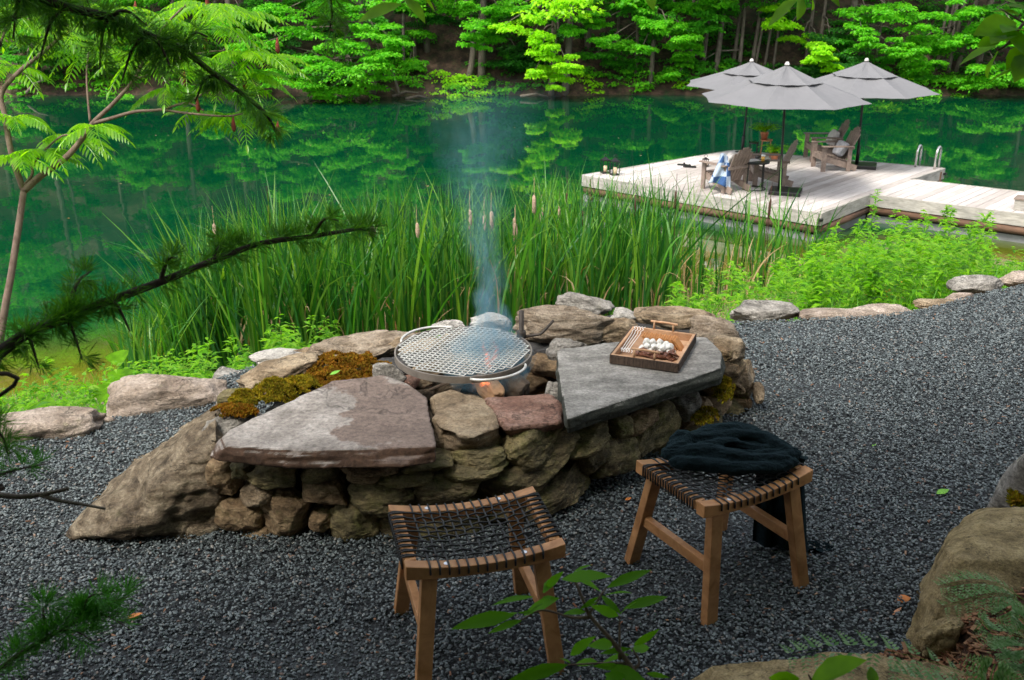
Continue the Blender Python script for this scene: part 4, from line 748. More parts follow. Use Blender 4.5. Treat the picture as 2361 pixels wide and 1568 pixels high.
# lanterns
def lantern(u,v,h,lb,w=.15):
    t=thing('lantern',lb,'lantern',at(u,v,DZ),.3,'lanterns on the dock'); f=MB()
    f.box((0,0,.012),(w,w,.024)); f.box((0,0,h*.76),(w,w,.02))
    for a in (-1,1):
        for b in (-1,1): f.box((a*(w/2-.008),b*(w/2-.008),h*.39),(.012,.012,h*.73))
    f.build('frame',M['blackm'],t); MB().lathe([(w*.66,h*.77),(w*.3,h*.88),(w*.14,h*.92),(w*.10,h*.96)],(0,0,0),4,math.pi/4).build('roof',M['blackm'],t)
    MB().tube([(.04*math.cos(a),0,h*.96+.05*math.sin(a)) for a in np.linspace(0,math.pi,9)],.005,6).build('ring',M['blackm'],t); MB().lathe([(.04,.026),(.04,h*.42),(.01,h*.43)],(0,0,0),12).build('candle',M['candle'],t,True)
lantern(1395,399,.34,'black lantern with a candle at the left dock corner, rear one'); lantern(1417,404,.36,'black lantern with a candle at the left dock corner, front one'); lantern(1626,384,.2,'small black lantern on the deck left of the towel chair',.1)
# plant stands
def stand(u,v,h,mat,nm,lb,r=.13):
    t=thing(nm,lb,'plant stand' if nm=='plant_stand' else 'stool',at(u,v,DZ)); MB().lathe([(r,h-.02),(r,h)],(0,0,0),16).build('top',mat,t)
    for k in range(4): a=k*math.pi/2+.5; MB().tube([(r*1.1*math.cos(a),r*1.1*math.sin(a),0),(r*.9*math.cos(a),r*.9*math.sin(a),h-.02)],.011,6).build('leg',mat,t)
    return t
def potplant(u,v,z,lb,n=44,L=.34):
    c=at(u,v,DZ)+Vector((0,0,z)); t=thing('potted_plant',lb,'potted plant',c); MB().lathe([(.06,0),(.09,.14),(.095,.15)],(0,0,0),14).build('pot',M['copper'],t,True); Ls=[]
    for k in range(n):
        a=random.uniform(0,6.28); r=random.uniform(.35,1)*L; P=[];D=[]
        pts=[Vector((math.cos(a)*r*s,math.sin(a)*r*s,.13+r*1.5*s-r*1.05*s*s)) for s in np.linspace(0,1,7)]
        for q,w_ in zip(pts[1:],pts[:-1]):
            for sg in (-1,1): P.append(q[:]); dd=(q-w_).normalized(); D.append(((dd+Vector((-math.sin(a),math.cos(a),0))*sg*1.2)).normalized()[:])
        P=np.array(P);D=np.array(D); Ls.append(quads(P,D,np.tile([0,0,1.],(len(P),1))+rdir(len(P))*.2,.075,.03))
    V,Fc=join(Ls); raw('foliage',V,Fc,M['near'],t)
stand(1764,361,.36,M['copper'],'plant_stand','tall copper stand under the bushier fern'); potplant(1758,361,.37,'bushy fern in a copper pot on the tall copper stand')
stand(1735,364,.33,M['blackm'],'low_stool','small black wire stool behind the left armchair',.11); potplant(1785,370,.0,'smaller green plant in a copper pot on the deck',30,.34)
sn=MB()
for u,v,a in ((1577,381,.9),(1590,385,.5)): p=at(u,v,DZ+.01); sn.box((p.x,p.y,DZ+.018),(.26,.085,.02),Matrix.Rotation(-a*.5,3,'Z')); sn.tube([(p.x-.03,p.y-.04,DZ+.02),(p.x+.0,p.y,DZ+.06),(p.x+.03,p.y+.04,DZ+.02)],.012,6)
tag(sn.build('sandals',M['blackm'],None),'pair of dark flip-flops left out on the pale deck','sandals')
pc=at(2362,483,DZ); bx=thing('storage_box','grey wooden box standing on the walkway at the right edge','box',pc,math.atan2((FR-C_).y,(FR-C_).x)); MB().box((.15,0,.09),(.6,.3,.18)).build('body',M['fascia'],bx); MB().box((.15,0,.192),(.64,.34,.02)).build('lid',M['adi'],bx)
# ---------------------------------------------------------------- forest
def cloud(c,sx,sy,sz,n,L=.105,W=.072,droop=.35,layers=None):
    """layered spray of leaves: several thin drooping discs in an ellipsoid"""
    c=np.array(c,float); m=max(3,int(layers or (sx*sz*14+3))); out=[]
    per=max(8,n//m)
    for _ in range(m):
        q=R.normal(size=3); q/=np.linalg.norm(q); q*=R.uniform(.25,1)**.5*.8; cc=c+q*np.array([sx,sy,sz])/1.0; r=R.uniform(.35,.75)*min(1.4,max(.5,sx*.7)); a=R.uniform(0,6.28,per); rr=r*R.uniform(0,1,per)**.55
        x=rr*np.cos(a);y=rr*np.sin(a)*.8; lump=.10*vn(np.stack([cc[0]+x*2.5,cc[1]+y*2.5,x*0+cc[2]],-1),2); P=np.stack([cc[0]+x,cc[1]+y,cc[2]-droop*rr**2+lump+R.uniform(-.05,.05,per)-np.abs(x)*.1],-1)
        D=np.stack([np.cos(a+R.normal(0,.7,per)),np.sin(a+R.normal(0,.7,per)),R.uniform(-.75,.05,per)],-1); N=np.array([0,-.35,1.])+R.normal(0,.38,(per,3)); out.append(quads(P,D,N,L*R.uniform(.7,1.25,per),W*R.uniform(.8,1.2,per),.45,.15))
    return join(out)
def hillpt(u,v):
    for Yy in np.arange(34.4,60,.05):
        p=aty(u,v,Yy)
        if p.z<=float(hz(np.array([p.x]),np.array([Yy]))[0])+.02: return Vector((p.x,Yy,p.z))
    return aty(u,v,38)
def tree(lab,ub,vb,col,clumps,top=9,tr=.13,lean=(0,0),Yc=-1.2,up=9,bend=0,rad=2.4,group='trees on the far bank',name='tree',seed=0,trunkm='bark'):
    b=hillpt(ub,vb); t=thing(name,lab,'tree',b,0,group); T=MB(); H=top
    path=[Vector((lean[0]*z/H+bend*math.sin(math.pi*min(1,z/3.2))*(1 if z<3.2 else 0),lean[1]*z/H,z-.15)) for z in np.linspace(0,H,14)]; path=spline(path,2); T.tube(path,[tr*(1-.7*i/len(path)) for i in range(len(path))],8)
    Ls=[]
    for u,v,w_,h_ in clumps:
        Y=b.y+Yc+random.uniform(-.6,.5); c=aty(u,v,Y)-b; s=Y/F; sx=w_*s/2; sz=h_*s/2; Ls.append(cloud(c,sx,max(.5,sx*.8),max(.22,sz),int(430+820*sx*max(.5,sz)*1.5)))
        zz=max(.4,min(H*.9,c.z+.5)); st_=Vector((lean[0]*zz/H,lean[1]*zz/H,zz)); T.tube([st_,st_*.5+c*.5+Vector((0,0,.2)),c],[.035,.022,.01],5)
    for k in range(up):
        a=random.uniform(0,6.28); z=random.uniform(max(2.6,2.9-b.z*0),H+1.0); r=rad*random.uniform(.3,1)*(1-.5*max(0,z-H*.6)/H); c=Vector((math.cos(a)*r+lean[0]*z/H,math.sin(a)*r-.5,z)); Ls.append(cloud(c,random.uniform(.7,1.3),1.,random.uniform(.35,.6),480,.15,.11)); T.tube([Vector((lean[0]*z/H,lean[1]*z/H,z-.6)),c],[.03,.01],4)
    T.build('trunk',M[trunkm],t,True); V,Fc=join(Ls); raw('crown',V,Fc,M['f_'+col],t)
    return t
G1='trees on the far bank'
tree('big layered green maple overhanging the water left of centre',862,212,'green',[(700,60,150,50),(690,130,130,50),(640,180,100,50),(860,60,120,60),(780,105,220,46),(880,125,130,40),(800,150,240,46),(880,165,110,40),(830,200,150,34),(700,190,130,40),(760,30,160,60),(905,95,60,40),(600,100,90,60),(660,20,120,50),(740,215,90,20)],9,.16,(-1,0),-1.6,14)
tree('bright lime-green maple cascading down the middle of the far bank',1271,214,'lime',[(1165,55,80,32),(1215,45,90,36),(1225,80,110,36),(1250,105,100,36),(1285,125,110,36),(1310,150,70,36),(1255,150,70,30),(1290,180,70,26),(1230,165,50,26),(1270,195,40,16)],7,.12,(.2,0),-1.3,4,rad=1.5)
tree('twin maple with a grey trunk right beside the lime one at the waterline',1303,210,'green',[(1190,15,120,40),(1260,20,110,40),(1320,60,60,40),(1350,35,90,40),(1130,60,50,50)],9,.13,(.5,0),-.6,9)
tree('small maple with a curved trunk on the slope',1078,182,'green',[(1045,20,90,36),(1090,10,90,30)],8,.11,(-.4,0),-.6,8,bend=.30)
tree('straight grey maple beside the one with the curved trunk',1110,176,'green',[(1100,62,90,50),(1095,98,80,34),(1130,85,50,30),(1150,20,80,30)],9,.14,(.3,0),-1.,9)
tree('slim dark tree behind the big layered maple',985,116,'dark',[(960,30,90,60),(1010,40,70,50)],9,.13,(-.2,0),-.3,7)
tree('mid-green maple left of the umbrellas with drooping sprays',1500,190,'green',[(1470,18,120,40),(1540,60,110,34),(1500,45,70,30),(1590,75,90,34),(1555,100,60,26),(1430,100,90,34),(1400,90,70,30),(1380,50,80,34),(1480,110,60,26)],8,.09,(.2,0),-.9,8)
tree('young green maple just left of the rear umbrella',1591,150,'green',[(1560,65,90,30),(1600,60,60,28),(1590,115,66,40),(1575,140,50,30),(1610,20,90,40)],8,.07,(0,0),-.8,7)
tree('yellow-green maple spray hanging above the middle umbrella',1856,160,'lime',[(1790,48,70,26),(1820,58,70,26),(1850,85,80,28),(1885,105,80,28),(1900,125,60,26),(1872,140,50,22),(1915,150,40,14),(1800,20,70,24)],7,.08,(.2,0),-1.3,4,rad=1.4)
tree('dense green tree above the right umbrella',1955,164,'green',[(2000,30,120,50),(2060,25,130,50),(2110,50,110,50),(2050,100,90,40),(2090,120,90,40),(2120,145,110,34),(2010,95,70,40),(1985,60,70,40),(2120,95,60,40)],9,.15,(-.2,0),-1.2,9)
tree('green tree at the right with sprays low over the water',2250,175,'green',[(2200,20,120,50),(2260,60,120,46),(2220,90,90,40),(2290,100,100,40),(2300,160,150,26),(2240,185,130,18),(2330,190,90,26),(2340,60,80,60)],9,.12,(.4,0),-1.4,9)
tree('shaded tree at the far left bank behind the sumac',90,180,'mid',[(60,140,130,40),(150,120,130,40),(110,60,150,50),(30,60,90,60)],9,.13,(.2,0),-.8,9)
tree('shaded maple behind the sumac, second from the left',300,170,'mid',[(260,60,150,50),(330,110,130,40),(360,40,120,50),(230,130,90,40)],9,.12,(0,0),-.8,9)
tree('grey-trunked tree showing through the sumac leaves',425,205,'dark',[(430,60,120,60),(470,120,90,50)],9,.10,(-.2,0),-.4,9)
tree('green maple with low boughs right of the sumac',545,200,'green',[(520,60,110,50),(560,110,100,40),(500,150,90,40),(580,165,90,30),(560,30,110,50)],9,.13,(0,0),-1.,9)
for u,v,lx,tr,cl in ((1651,158,.5,.10,'dark'),(1690,150,.6,.07,'mid'),(1702,146,.5,.05,'dark'),(1733,150,.7,.075,'mid'),(1741,150,.9,.05,'dark'),(1762,155,.7,.05,'dark'),(1782,160,.4,.05,'mid'),(2172,150,.5,.09,'dark'),(2185,155,.9,.10,'mid'),(2205,160,1.2,.09,'dark'),(2160,148,.3,.06,'dark'),(1420,150,.2,.06,'mid'),(1355,110,.0,.13,'dark'),(1545,100,.2,.05,'dark'),(1620,110,.2,.04,'mid'),(930,150,.3,.06,'dark'),(1180,80,.1,.06,'dark'),(230,120,.3,.08,'mid')):
    tree('slim straight trunk rising from the leaf-littered slope of the far bank',u,v,cl,[],9,tr,(lx,0),-.3,9,rad=2.2,group='slim trees on the far slope')
for k in range(46):
    x=-30+k*1.33+random.uniform(-.6,.6); Yb=random.choice((40,42.5,45,48.5))+random.uniform(-1,1); 
    u,v,_=proj((x,Yb,float(hz(np.array([x]),np.array([Yb]))[0])))
    b=Vector((x,Yb,float(hz(np.array([x]),np.array([Yb]))[0])))
    hp=hillpt; hillpt=lambda u,v,b=b: b
    tree('dark leafy tree deep in the wood behind the far bank',0,0,random.choice(('dark','dark','mid','mid','green')),[],random.uniform(7,9),.12,(random.uniform(-.5,.5),0),0,15,rad=2.6,group='trees deep in the far wood'); hillpt=hp
for k in range(17):
    u=-60+k*150+random.uniform(-40,40); cl=[(u+random.uniform(-110,110),random.uniform(-10,185),random.uniform(70,150),random.uniform(24,50)) for _ in range(9)]; cl=[c for c in cl if not (960<c[0]<1190 and c[1]>90) and not(1620<c[0]<1790 and c[1]>60)]
    tree('mid-green understorey tree filling the wood just above the far waterline',u,random.uniform(120,170),('mid','dark','mid','green')[k%4],cl,8,.07,(random.uniform(-.4,.4),0),-.4,6,group='understorey trees on the far slope')
# undergrowth on the slope and along the far shore
for col,cnt,yr,nm,lb in (('mid',230,(34.9,42),'undergrowth','shaded leafy undergrowth scattered over the far slope'),('dark',170,(35.5,43),'dark_undergrowth','dark fern and shrub layer on the far slope'),('green',90,(34.6,35.9),'shore_shrubs','bright low shrubs fringing the far waterline'),('lime',34,(34.6,35.6),'yellow_green_shrubs','yellow-green seedlings fringing the far waterline')):
    Ls=[]
    for _ in range(cnt):
        Yy=R.uniform(*yr); x=R.uniform(-20,20) if col!='lime' else R.choice((R.uniform(2,12),R.uniform(-4,0),R.uniform(9,15))); z=float(hz(np.array([x]),np.array([Yy]))[0]); s=R.uniform(.3,.8); Ls.append(cloud((x,Yy,z+s*.3),s*1.1,s*.8,s*.4,int(150*s+60),.11,.08,.3,4))
    V,Fc=join(Ls); tag(raw(nm,V,Fc,M['f_'+col]),lb,'undergrowth',kind='stuff')
# fallen driftwood and exposed roots at the far shore
db=MB(); 
for u,v,du,dv in ((905,222,60,-8),(890,205,30,18),(920,215,-20,-60),(935,228,60,0),(1200,222,70,3),(60,215,40,-30)):
    p=aty(u,v,34.3); q=aty(u+du,v+dv,34.6); db.tube([p,(p+q)/2+Vector((0,0,.1)),q],[.05,.04,.015],6)
tag(db.build('driftwood',M['bark'],None,True),'bleached roots and branches washed up under the big layered maple','driftwood')
# ---------------------------------------------------------------- cattails
def topv(u): return np.interp(u,[300,390,430,560,640,720,800,900,1000,1100,1200,1330,1420,1520,1640,1760,1870,1950],[640,600,520,465,440,450,440,425,440,420,415,400,415,420,450,440,470,500])
def blades(n,umin,umax,y0,y1,mat,name,lab,w0=.0145,dead=False,hm=1.):
    Vs=[];Fs=[];c=0; kk=0
    while kk<n:
        u=random.uniform(umin,umax); Yb=random.uniform(y0(u),y1(u)); x=aty(u,700,Yb).x; cx=mn.noise(Vector((x*2.2,Yb*2.2,0))); 
        if cx<-.15: continue
        kk+=1
        z0=float(ter(x,Yb)); z0=max(z0,-2.35); v=topv(u)+abs(random.gauss(0,1))*85-28; p=aty(u,v,Yb); H=max(.35,(p.z-z0)*hm); H=min(H,2.3)
        if dead: H*=random.uniform(.25,.7)
        a=random.uniform(0,6.28); ln=abs(random.gauss(0,.30))*H; curl=random.choice((0,0,0,0,.0,.35)) if not dead else random.choice((.2,.5)); w=w0*random.uniform(.6,1.25); tw=random.uniform(0,6.28); m=9
        fx,fy=math.cos(a),math.sin(a)
        for i in range(m):
            s=i/(m-1); d=ln*s**1.7+curl*H*.6*max(0,s-.55)**1.3*2; z=z0+H*s-curl*H*max(0,s-.6)**1.6*2.6; px_,py_=x+fx*d,Yb+fy*d; ww=w*(1-s**3)*(1 if s<.98 else .1); ta_=tw+s*.7; Vs+= [(px_-math.cos(ta_)*ww,py_-math.sin(ta_)*ww,z),(px_+math.cos(ta_)*ww,py_+math.sin(ta_)*ww,z)]
        for i in range(m-1): Fs.append((c+2*i,c+2*i+1,c+2*i+3,c+2*i+2))
        c+=2*m
    return tag(raw(name,np.array(Vs),np.array(Fs),mat),lab,'reeds',kind='stuff')
yl=lambda u:float(np.interp(u,[300,600,1000,1400,1900],[9.4,8.6,9.0,10.8,12.2])); yh=lambda u:float(np.interp(u,[300,600,1000,1400,1900],[10.4,10.8,12.2,13.6,14.2]))
blades(2500,380,1560,yl,yh,M['reed'],'cattail_reeds','dense bed of tall green cattail leaves between fire pit and lake')
blades(150,1560,1900,yl,yh,M['reed'],'cattail_reeds','thinner clump of cattail leaves in front of the dock')
blades(70,1380,1930,yl,yh,M['reed'],'tall_reeds','few taller cattail leaves crossing the dock edge',.014,False,1.22)
blades(700,500,1800,yl,yh,M['reedtan'],'dead_reeds','dry tan reed blades low among the green ones',.010,True)
blades(160,260,470,lambda u:8.6,lambda u:9.6,M['reed'],'cattail_reeds','sparse arching reed blades at the left end of the bed',.012,False,.8)
for i,(u,v,pale) in enumerate(((1313,462,0),(1335,505,0),(1470,480,0),(1425,483,0),(1564,459,0),(1767,476,0),(1780,483,0),(626,494,0),(1392,520,0),(1123,508,1),(1108,515,1),(1281,494,1),(1185,535,1),(1195,522,1),(1087,505,1),(953,535,1),(498,535,1),(1255,497,1),(1240,470,1),(859,530,1))):
    Yb=random.uniform(10.2,11.2) if u<1250 else random.uniform(11.5,12.5); p=aty(u,v,Yb); z0=max(-2.3,float(ter(p.x,Yb))); t=thing('cattail_spike',('fluffy pale cattail head gone to seed among the reeds' if pale else 'dark brown cattail spike standing in the reeds'),'cattail',(p.x,Yb,z0),0,'seeding cattail heads' if pale else 'brown cattail spikes'); hh=p.z-z0; ln=random.uniform(-.05,.05)
    MB().tube([(0,0,0),(ln*.5,0,hh*.5),(ln,0,hh+.30)],[.006,.005,.003],5).build('stem',M['reedtan'] if pale else M['cat'],t); r=.022 if pale else .013
    MB().tube([(ln,0,hh-.12),(ln,0,hh-.10),(ln+.004*pale,0,hh),(ln,0,hh+.08),(ln,0,hh+.10)],[r*.4,r,r*1.1,r*.9,r*.3],9).build('seed_head',M['catp'] if pale else M['cat'],t,True)
# ---------------------------------------------------------------- goldenrod and shore weeds
def plantleaves(x,y,z,H,n,L=.085):
    s=R.uniform(.05,1,n)**.85; a=np.arange(n)*2.4+R.uniform(0,6); ln=R.uniform(-.08,.08,2); P=np.stack([x+ln[0]*s*H,y+ln[1]*s*H,z+H*s],-1); k=np.where(s>.92,.45,1-.25*s); D=np.stack([np.cos(a),np.sin(a),R.uniform(.1,.75,n)],-1); N=np.array([0,0,1.])+R.normal(0,.25,(n,3)); return leaf3(P,D,N,L*1.25*k*R.uniform(.8,1.2,n),L*.13*R.uniform(.8,1.3,n)),(P,ln)
def leaf3(P,D,N,L,W):
    n=len(P); D=D/np.linalg.norm(D,axis=1)[:,None]; S_=np.cross(D,N); S_/=np.linalg.norm(S_,axis=1)[:,None]+1e-9; N=np.cross(S_,D); L=np.asarray(L)[:,None]; W=np.asarray(W)[:,None]
    m=P+D*L*.5; e=P+D*L*.95-N*L*.35; V=np.stack([P,m+S_*W,m-S_*W,e],1).reshape(-1,3); I=np.arange(n)[:,None]*4; return V,np.hstack([I,I+1,I+3,I+2])
def gtop(u): return np.interp(u,[1540,1640,1750,1830,1890,1950,2010,2080,2150,2230,2290,2400],[640,605,595,580,548,550,540,545,535,530,590,595])
Ls=[];Lg=[];Ly=[];k=0
while k<300:
    u=random.uniform(1545,2420) if random.random()<.35 else random.uniform(1840,2290); Yb=random.uniform(7.2,12.6); p=aty(u,700,Yb); x=p.x
    if Yb<ye(x)+.55: continue
    z=float(ter(x,Yb)); H=aty(u,gtop(u)+(-62 if random.random()<.16 and u>1860 else 0)+abs(random.gauss(0,55)),Yb).z-z
    if H<.2: H=.2
    H=min(H,1.8)
    if u>2260: H=min(H,.5)
    k+=1; (l_,_)=plantleaves(x,Yb,z,H,int(22+50*H),.10); Ls.append(l_)
V,Fc=join(Ls); tag(raw('goldenrod',V,Fc,M['weed']),'mass of bright lime goldenrod stems growing beyond the right gravel edge','weeds',kind='stuff')
for u,vt,lb in ((2010,438,'tallest goldenrod stem, its tip crossing the dock corner'),(2072,497,'goldenrod stem just right of the tallest one'),(2150,495,'goldenrod stem in front of the walkway middle'),(2195,478,'tall goldenrod stem toward the right of the walkway'),(2236,508,'slender goldenrod stem at the right end of the clump'),(1915,540,'goldenrod stem below the near dock corner'),(1975,510,'goldenrod stem left of the tallest one'),(2110,525,'shorter goldenrod stem between two taller ones')):
    Yb=11.6; p=aty(u,vt,Yb); z=float(ter(p.x,Yb)); H=p.z-z; t=thing('goldenrod_plant',lb,'plant',(p.x,Yb,z),0,'tall goldenrod stems'); l_,(P,ln)=plantleaves(0,0,0,H,int(95*H)+30,.105); V,Fc=l_; raw('foliage',V,Fc,M['weed'],t); MB().tube([(0,0,0),(ln[0]*H,ln[1]*H,H)],[.007,.003],5).build('stem',M['weed'],t)
# left weeds + grass fringe all along the bank
Ls=[];k=0
while k<480:
    x=random.uniform(-4.9,-.6); Yb=ye(x)+random.uniform(.35,3.6)
    z=float(ter(x,Yb))
    if z<-2.2: continue
    k+=1; H=random.uniform(.15,.62)*(1 if x<-1.4 else .55); l_,_=plantleaves(x,Yb,z,H,int(20+50*H),.075); Ls.append(l_)
V,Fc=join(Ls); tag(raw('shore_weeds',V,Fc,M['weed']),'bright green leafy weeds behind the left gravel edge','weeds',kind='stuff')
Ls=[]; n=26000; x=R.uniform(-5.5,8.5,n); t_=R.uniform(0.03,1,n)**1.1; y=ye(x)+ .12+ t_*(ys(x)-ye(x)-.1); dens=vn(np.stack([x*1.2,y*1.2,x*0],-1),9); kk=(dens+np.where(x>2,.9,np.where(x<-1,.7,-.1))+R.uniform(-.5,.5,n)>0); x=x[kk];y=y[kk]; n=len(x); z=ter(x,y)
H=R.uniform(.08,.30,n)*np.where(np.abs(x)>1.5,1.15,.8); a=R.uniform(0,6.28,n); D=np.stack([np.cos(a)*.4,np.sin(a)*.4,np.ones(n)],-1)+R.normal(0,.12,(n,3)); N=np.stack([-np.sin(a),np.cos(a),a*0],-1)+R.normal(0,.2,(n,3))
V,Fc=quads(np.stack([x,y,z-.01],-1),D,np.cross(D,N),H,R.uniform(.006,.014,n),.4,.1); tag(raw('shore_grass',V,Fc,M['grass']),'short fresh grass and seedlings covering the bank down to the water','grass',kind='stuff')
# yellowing leaves low in the goldenrod, dry litter under the reeds
n=420; u_=R.uniform(1990,2260,n); P=[]; 
for u in u_: Yb=R.uniform(8.2,9.6); p=aty(u,690+R.uniform(-35,8),Yb); P.append((p.x,Yb,max(p.z,float(ter(p.x,Yb))+.03)))
P=np.array(P); V,Fc=quads(P,rdir(n),rdir(n),R.uniform(.04,.08,n),R.uniform(.012,.02,n)); tag(raw('yellowing_leaves',V,Fc,M['weedy']),'yellowing lower leaves in the right goldenrod clump','leaves',kind='stuff')
n=5000; x=R.uniform(-2.5,6,n); y=ye(x)+R.uniform(1,7,n); z=ter(x,y)+R.uniform(.005,.05,n); D=rdir(n,.15); V,Fc=quads(np.stack([x,y,z],-1),D,rdir(n)*.4+np.array([0,0,1.]),R.uniform(.05,.28,n),R.uniform(.008,.016,n)); tag(raw('reed_litter',V,Fc,M['reedtan']),'matted dry reed litter on the ground under the cattails','litter',kind='stuff')
# coltsfoot leaves at left
P=[];D=[]
for u,v,Y in ((85,930,5.3),(120,940,5.2),(265,870,6.0),(285,850,6.2),(255,885,5.9),(300,880,5.9),(270,810,6.8),(330,870,6.0)):
    p=aty(u,v,Y); P.append(p[:]); D.append((random.uniform(-.7,.7),-.6,-.1))
V,Fc=leaf6(np.array(P),np.array(D),np.tile([0,-.5,1.],(len(P),1)),.17,.17,.2); cs=thing('coltsfoot_plant','broad round lime leaves of a low plant behind the left boulders','plant'); [raw('leaf',V[18*q:18*q+18],Fc[10*q:10*q+10]-18*q,M['near'],cs,True) for q in range(len(P))]
sm_=MB(); 
for p in P: sm_.tube([p,(p[0]+.02,p[1]+.05,float(ter(p[0],p[1]+.05)))],.003,4)
sm_.build('stem',M['grass'],cs)
# ---------------------------------------------------------------- sumac
SD=6.6
su=thing('sumac_tree','staghorn sumac leaning in from the left with arching feathery leaves','tree',atd(-25,900,SD)-Vector((0,0,.9)))
def sp(u,v,d=SD): return atd(u,v,d)-su.location
T=MB()
def limb(pts,r0,r1):
    P=spline([sp(*p) for p in pts],5); T.tube(P,[r0+(r1-r0)*i/(len(P)-1) for i in range(len(P))],8)
limb([(-30,1060),(-12,880),(10,720),(25,640),(42,530),(55,440)],.028,.022)
limb([(55,440),(28,360),(12,270),(4,215),(45,165),(95,125),(132,92),(160,60)],.022,.010); limb([(55,440),(95,405),(150,365),(190,320),(213,285),(260,240),(308,185),(335,130)],.024,.009)
limb([(213,285),(250,275),(310,258),(370,253),(430,238),(470,255)],.014,.006); limb([(208,280),(203,230),(200,170),(205,120)],.009,.005); limb([(308,185),(350,170),(390,150),(430,128)],.009,.006); limb([(55,430),(75,400),(66,375),(40,360)],.012,.007); limb([(335,130),(380,60),(430,10)],.010,.006); limb([(370,253),(440,262),(520,268),(560,262)],.009,.005)
limb([(430,128),(500,118),(560,122),(600,130)],.007,.004); limb([(75,385),(100,350),(140,315),(165,312)],.008,.005); limb([(20,300),(-10,180),(5,90),(40,20)],.014,.006); limb([(430,240),(470,215),(520,190),(570,170)],.006,.004)
T.build('trunk',M['barks'],su,True)
def frond(base,dirv,L,n=10,lf=.092):
    """pinnate leaf: arching rachis with paired drooping leaflets"""
    d=Vector(dirv).normalized(); h=Vector((d.x,d.y,0)); h=h.normalized() if h.length>.01 else Vector((1,0,0)); P=[];D=[];Ls_=[];N=[]; rp=[]
    for i in range(n+1):
        s=i/n; p=Vector(base)+h*L*s*(1-.12*s)+Vector((0,0,d.z*L*s-.42*L*s*s)); rp.append(p)
        if i<1: continue
        tg=(rp[-1]-rp[-2]).normalized(); side=Vector((-h.y,h.x,0))
        for sg in (-1,1):
            P.append(p[:]); D.append((side*sg*.85+tg*.55+Vector((0,0,-.42)))[:]); k=math.sin(math.pi*(.18+.74*s))**.7; Ls_.append(lf*k*random.uniform(.9,1.1)); N.append((Vector((0,0,1))+side*sg*.35+Vector((random.gauss(0,.12),random.gauss(0,.12),0)))[:])
    P.append(rp[-1][:]);D.append(tg[:]);N.append((0,0,1));Ls_.append(lf*.8)
    V,Fc=leaf6(np.array(P),np.array(D),np.array(N),np.array(Ls_),np.array(Ls_)*.27,.12); Vr,Fr=ribbon(rp,.002); return join([(V,Fc),(Vr,Fr)])
def ribbon(rp,w):
    V=[]; 
    for p in rp: V+=[(p.x-w,p.y,p.z),(p.x+w,p.y,p.z)]
    return np.array(V),np.array([(2*i,2*i+1,2*i+3,2*i+2) for i in range(len(rp)-1)])
Ls=[]
for u,v,k,L in ((130,90,8,.40),(40,50,7,.42),(205,120,8,.42),(300,60,7,.44),(335,125,8,.42),(430,15,9,.46),(430,125,8,.42),(500,60,8,.44),(560,120,8,.42),(600,128,7,.42),(470,255,7,.38),(560,262,9,.40),(570,170,7,.40),(520,190,6,.40),(165,312,8,.36),(100,345,7,.36),(40,360,6,.38),(213,290,5,.34),(20,150,6,.40),(480,10,7,.46),(250,20,7,.42),(370,40,7,.42),(30,270,6,.36),(540,30,7,.44),(160,60,6,.4),(10,20,6,.4),(90,20,6,.4),(390,200,5,.36),(470,150,6,.4)):
    b=sp(u,v,SD+random.uniform(-.35,.35)); a0=random.uniform(0,6.28)
    for j in range(k):
        a=a0+j*6.28/k+random.uniform(-.25,.25); Ls.append(frond(b,(math.cos(a)+.28,math.sin(a)*.8-.1,random.uniform(-.1,.35)),L*random.uniform(.65,.95),random.choice((9,10,11))))
V,Fc=join(Ls); raw('crown',V,Fc,M['sumac'],su,True)
M['spike']=simple('red_seed_cone',(.18,.035,.02),.95,0,.4,90,bs=1,bd=.01)
for u,v in ((641,110),(566,195),(477,105),(458,245),(642,300),(540,290),(428,185),(480,10),(315,25)):
    q=sp(u,v+14); MB().tube([q,q+Vector((0,0,.02)),q+Vector((.0,0,.06)),q+Vector((.004,0,.10))],[.006,.016,.013,.003],8).build('seed_cone',M['spike'],su,True)
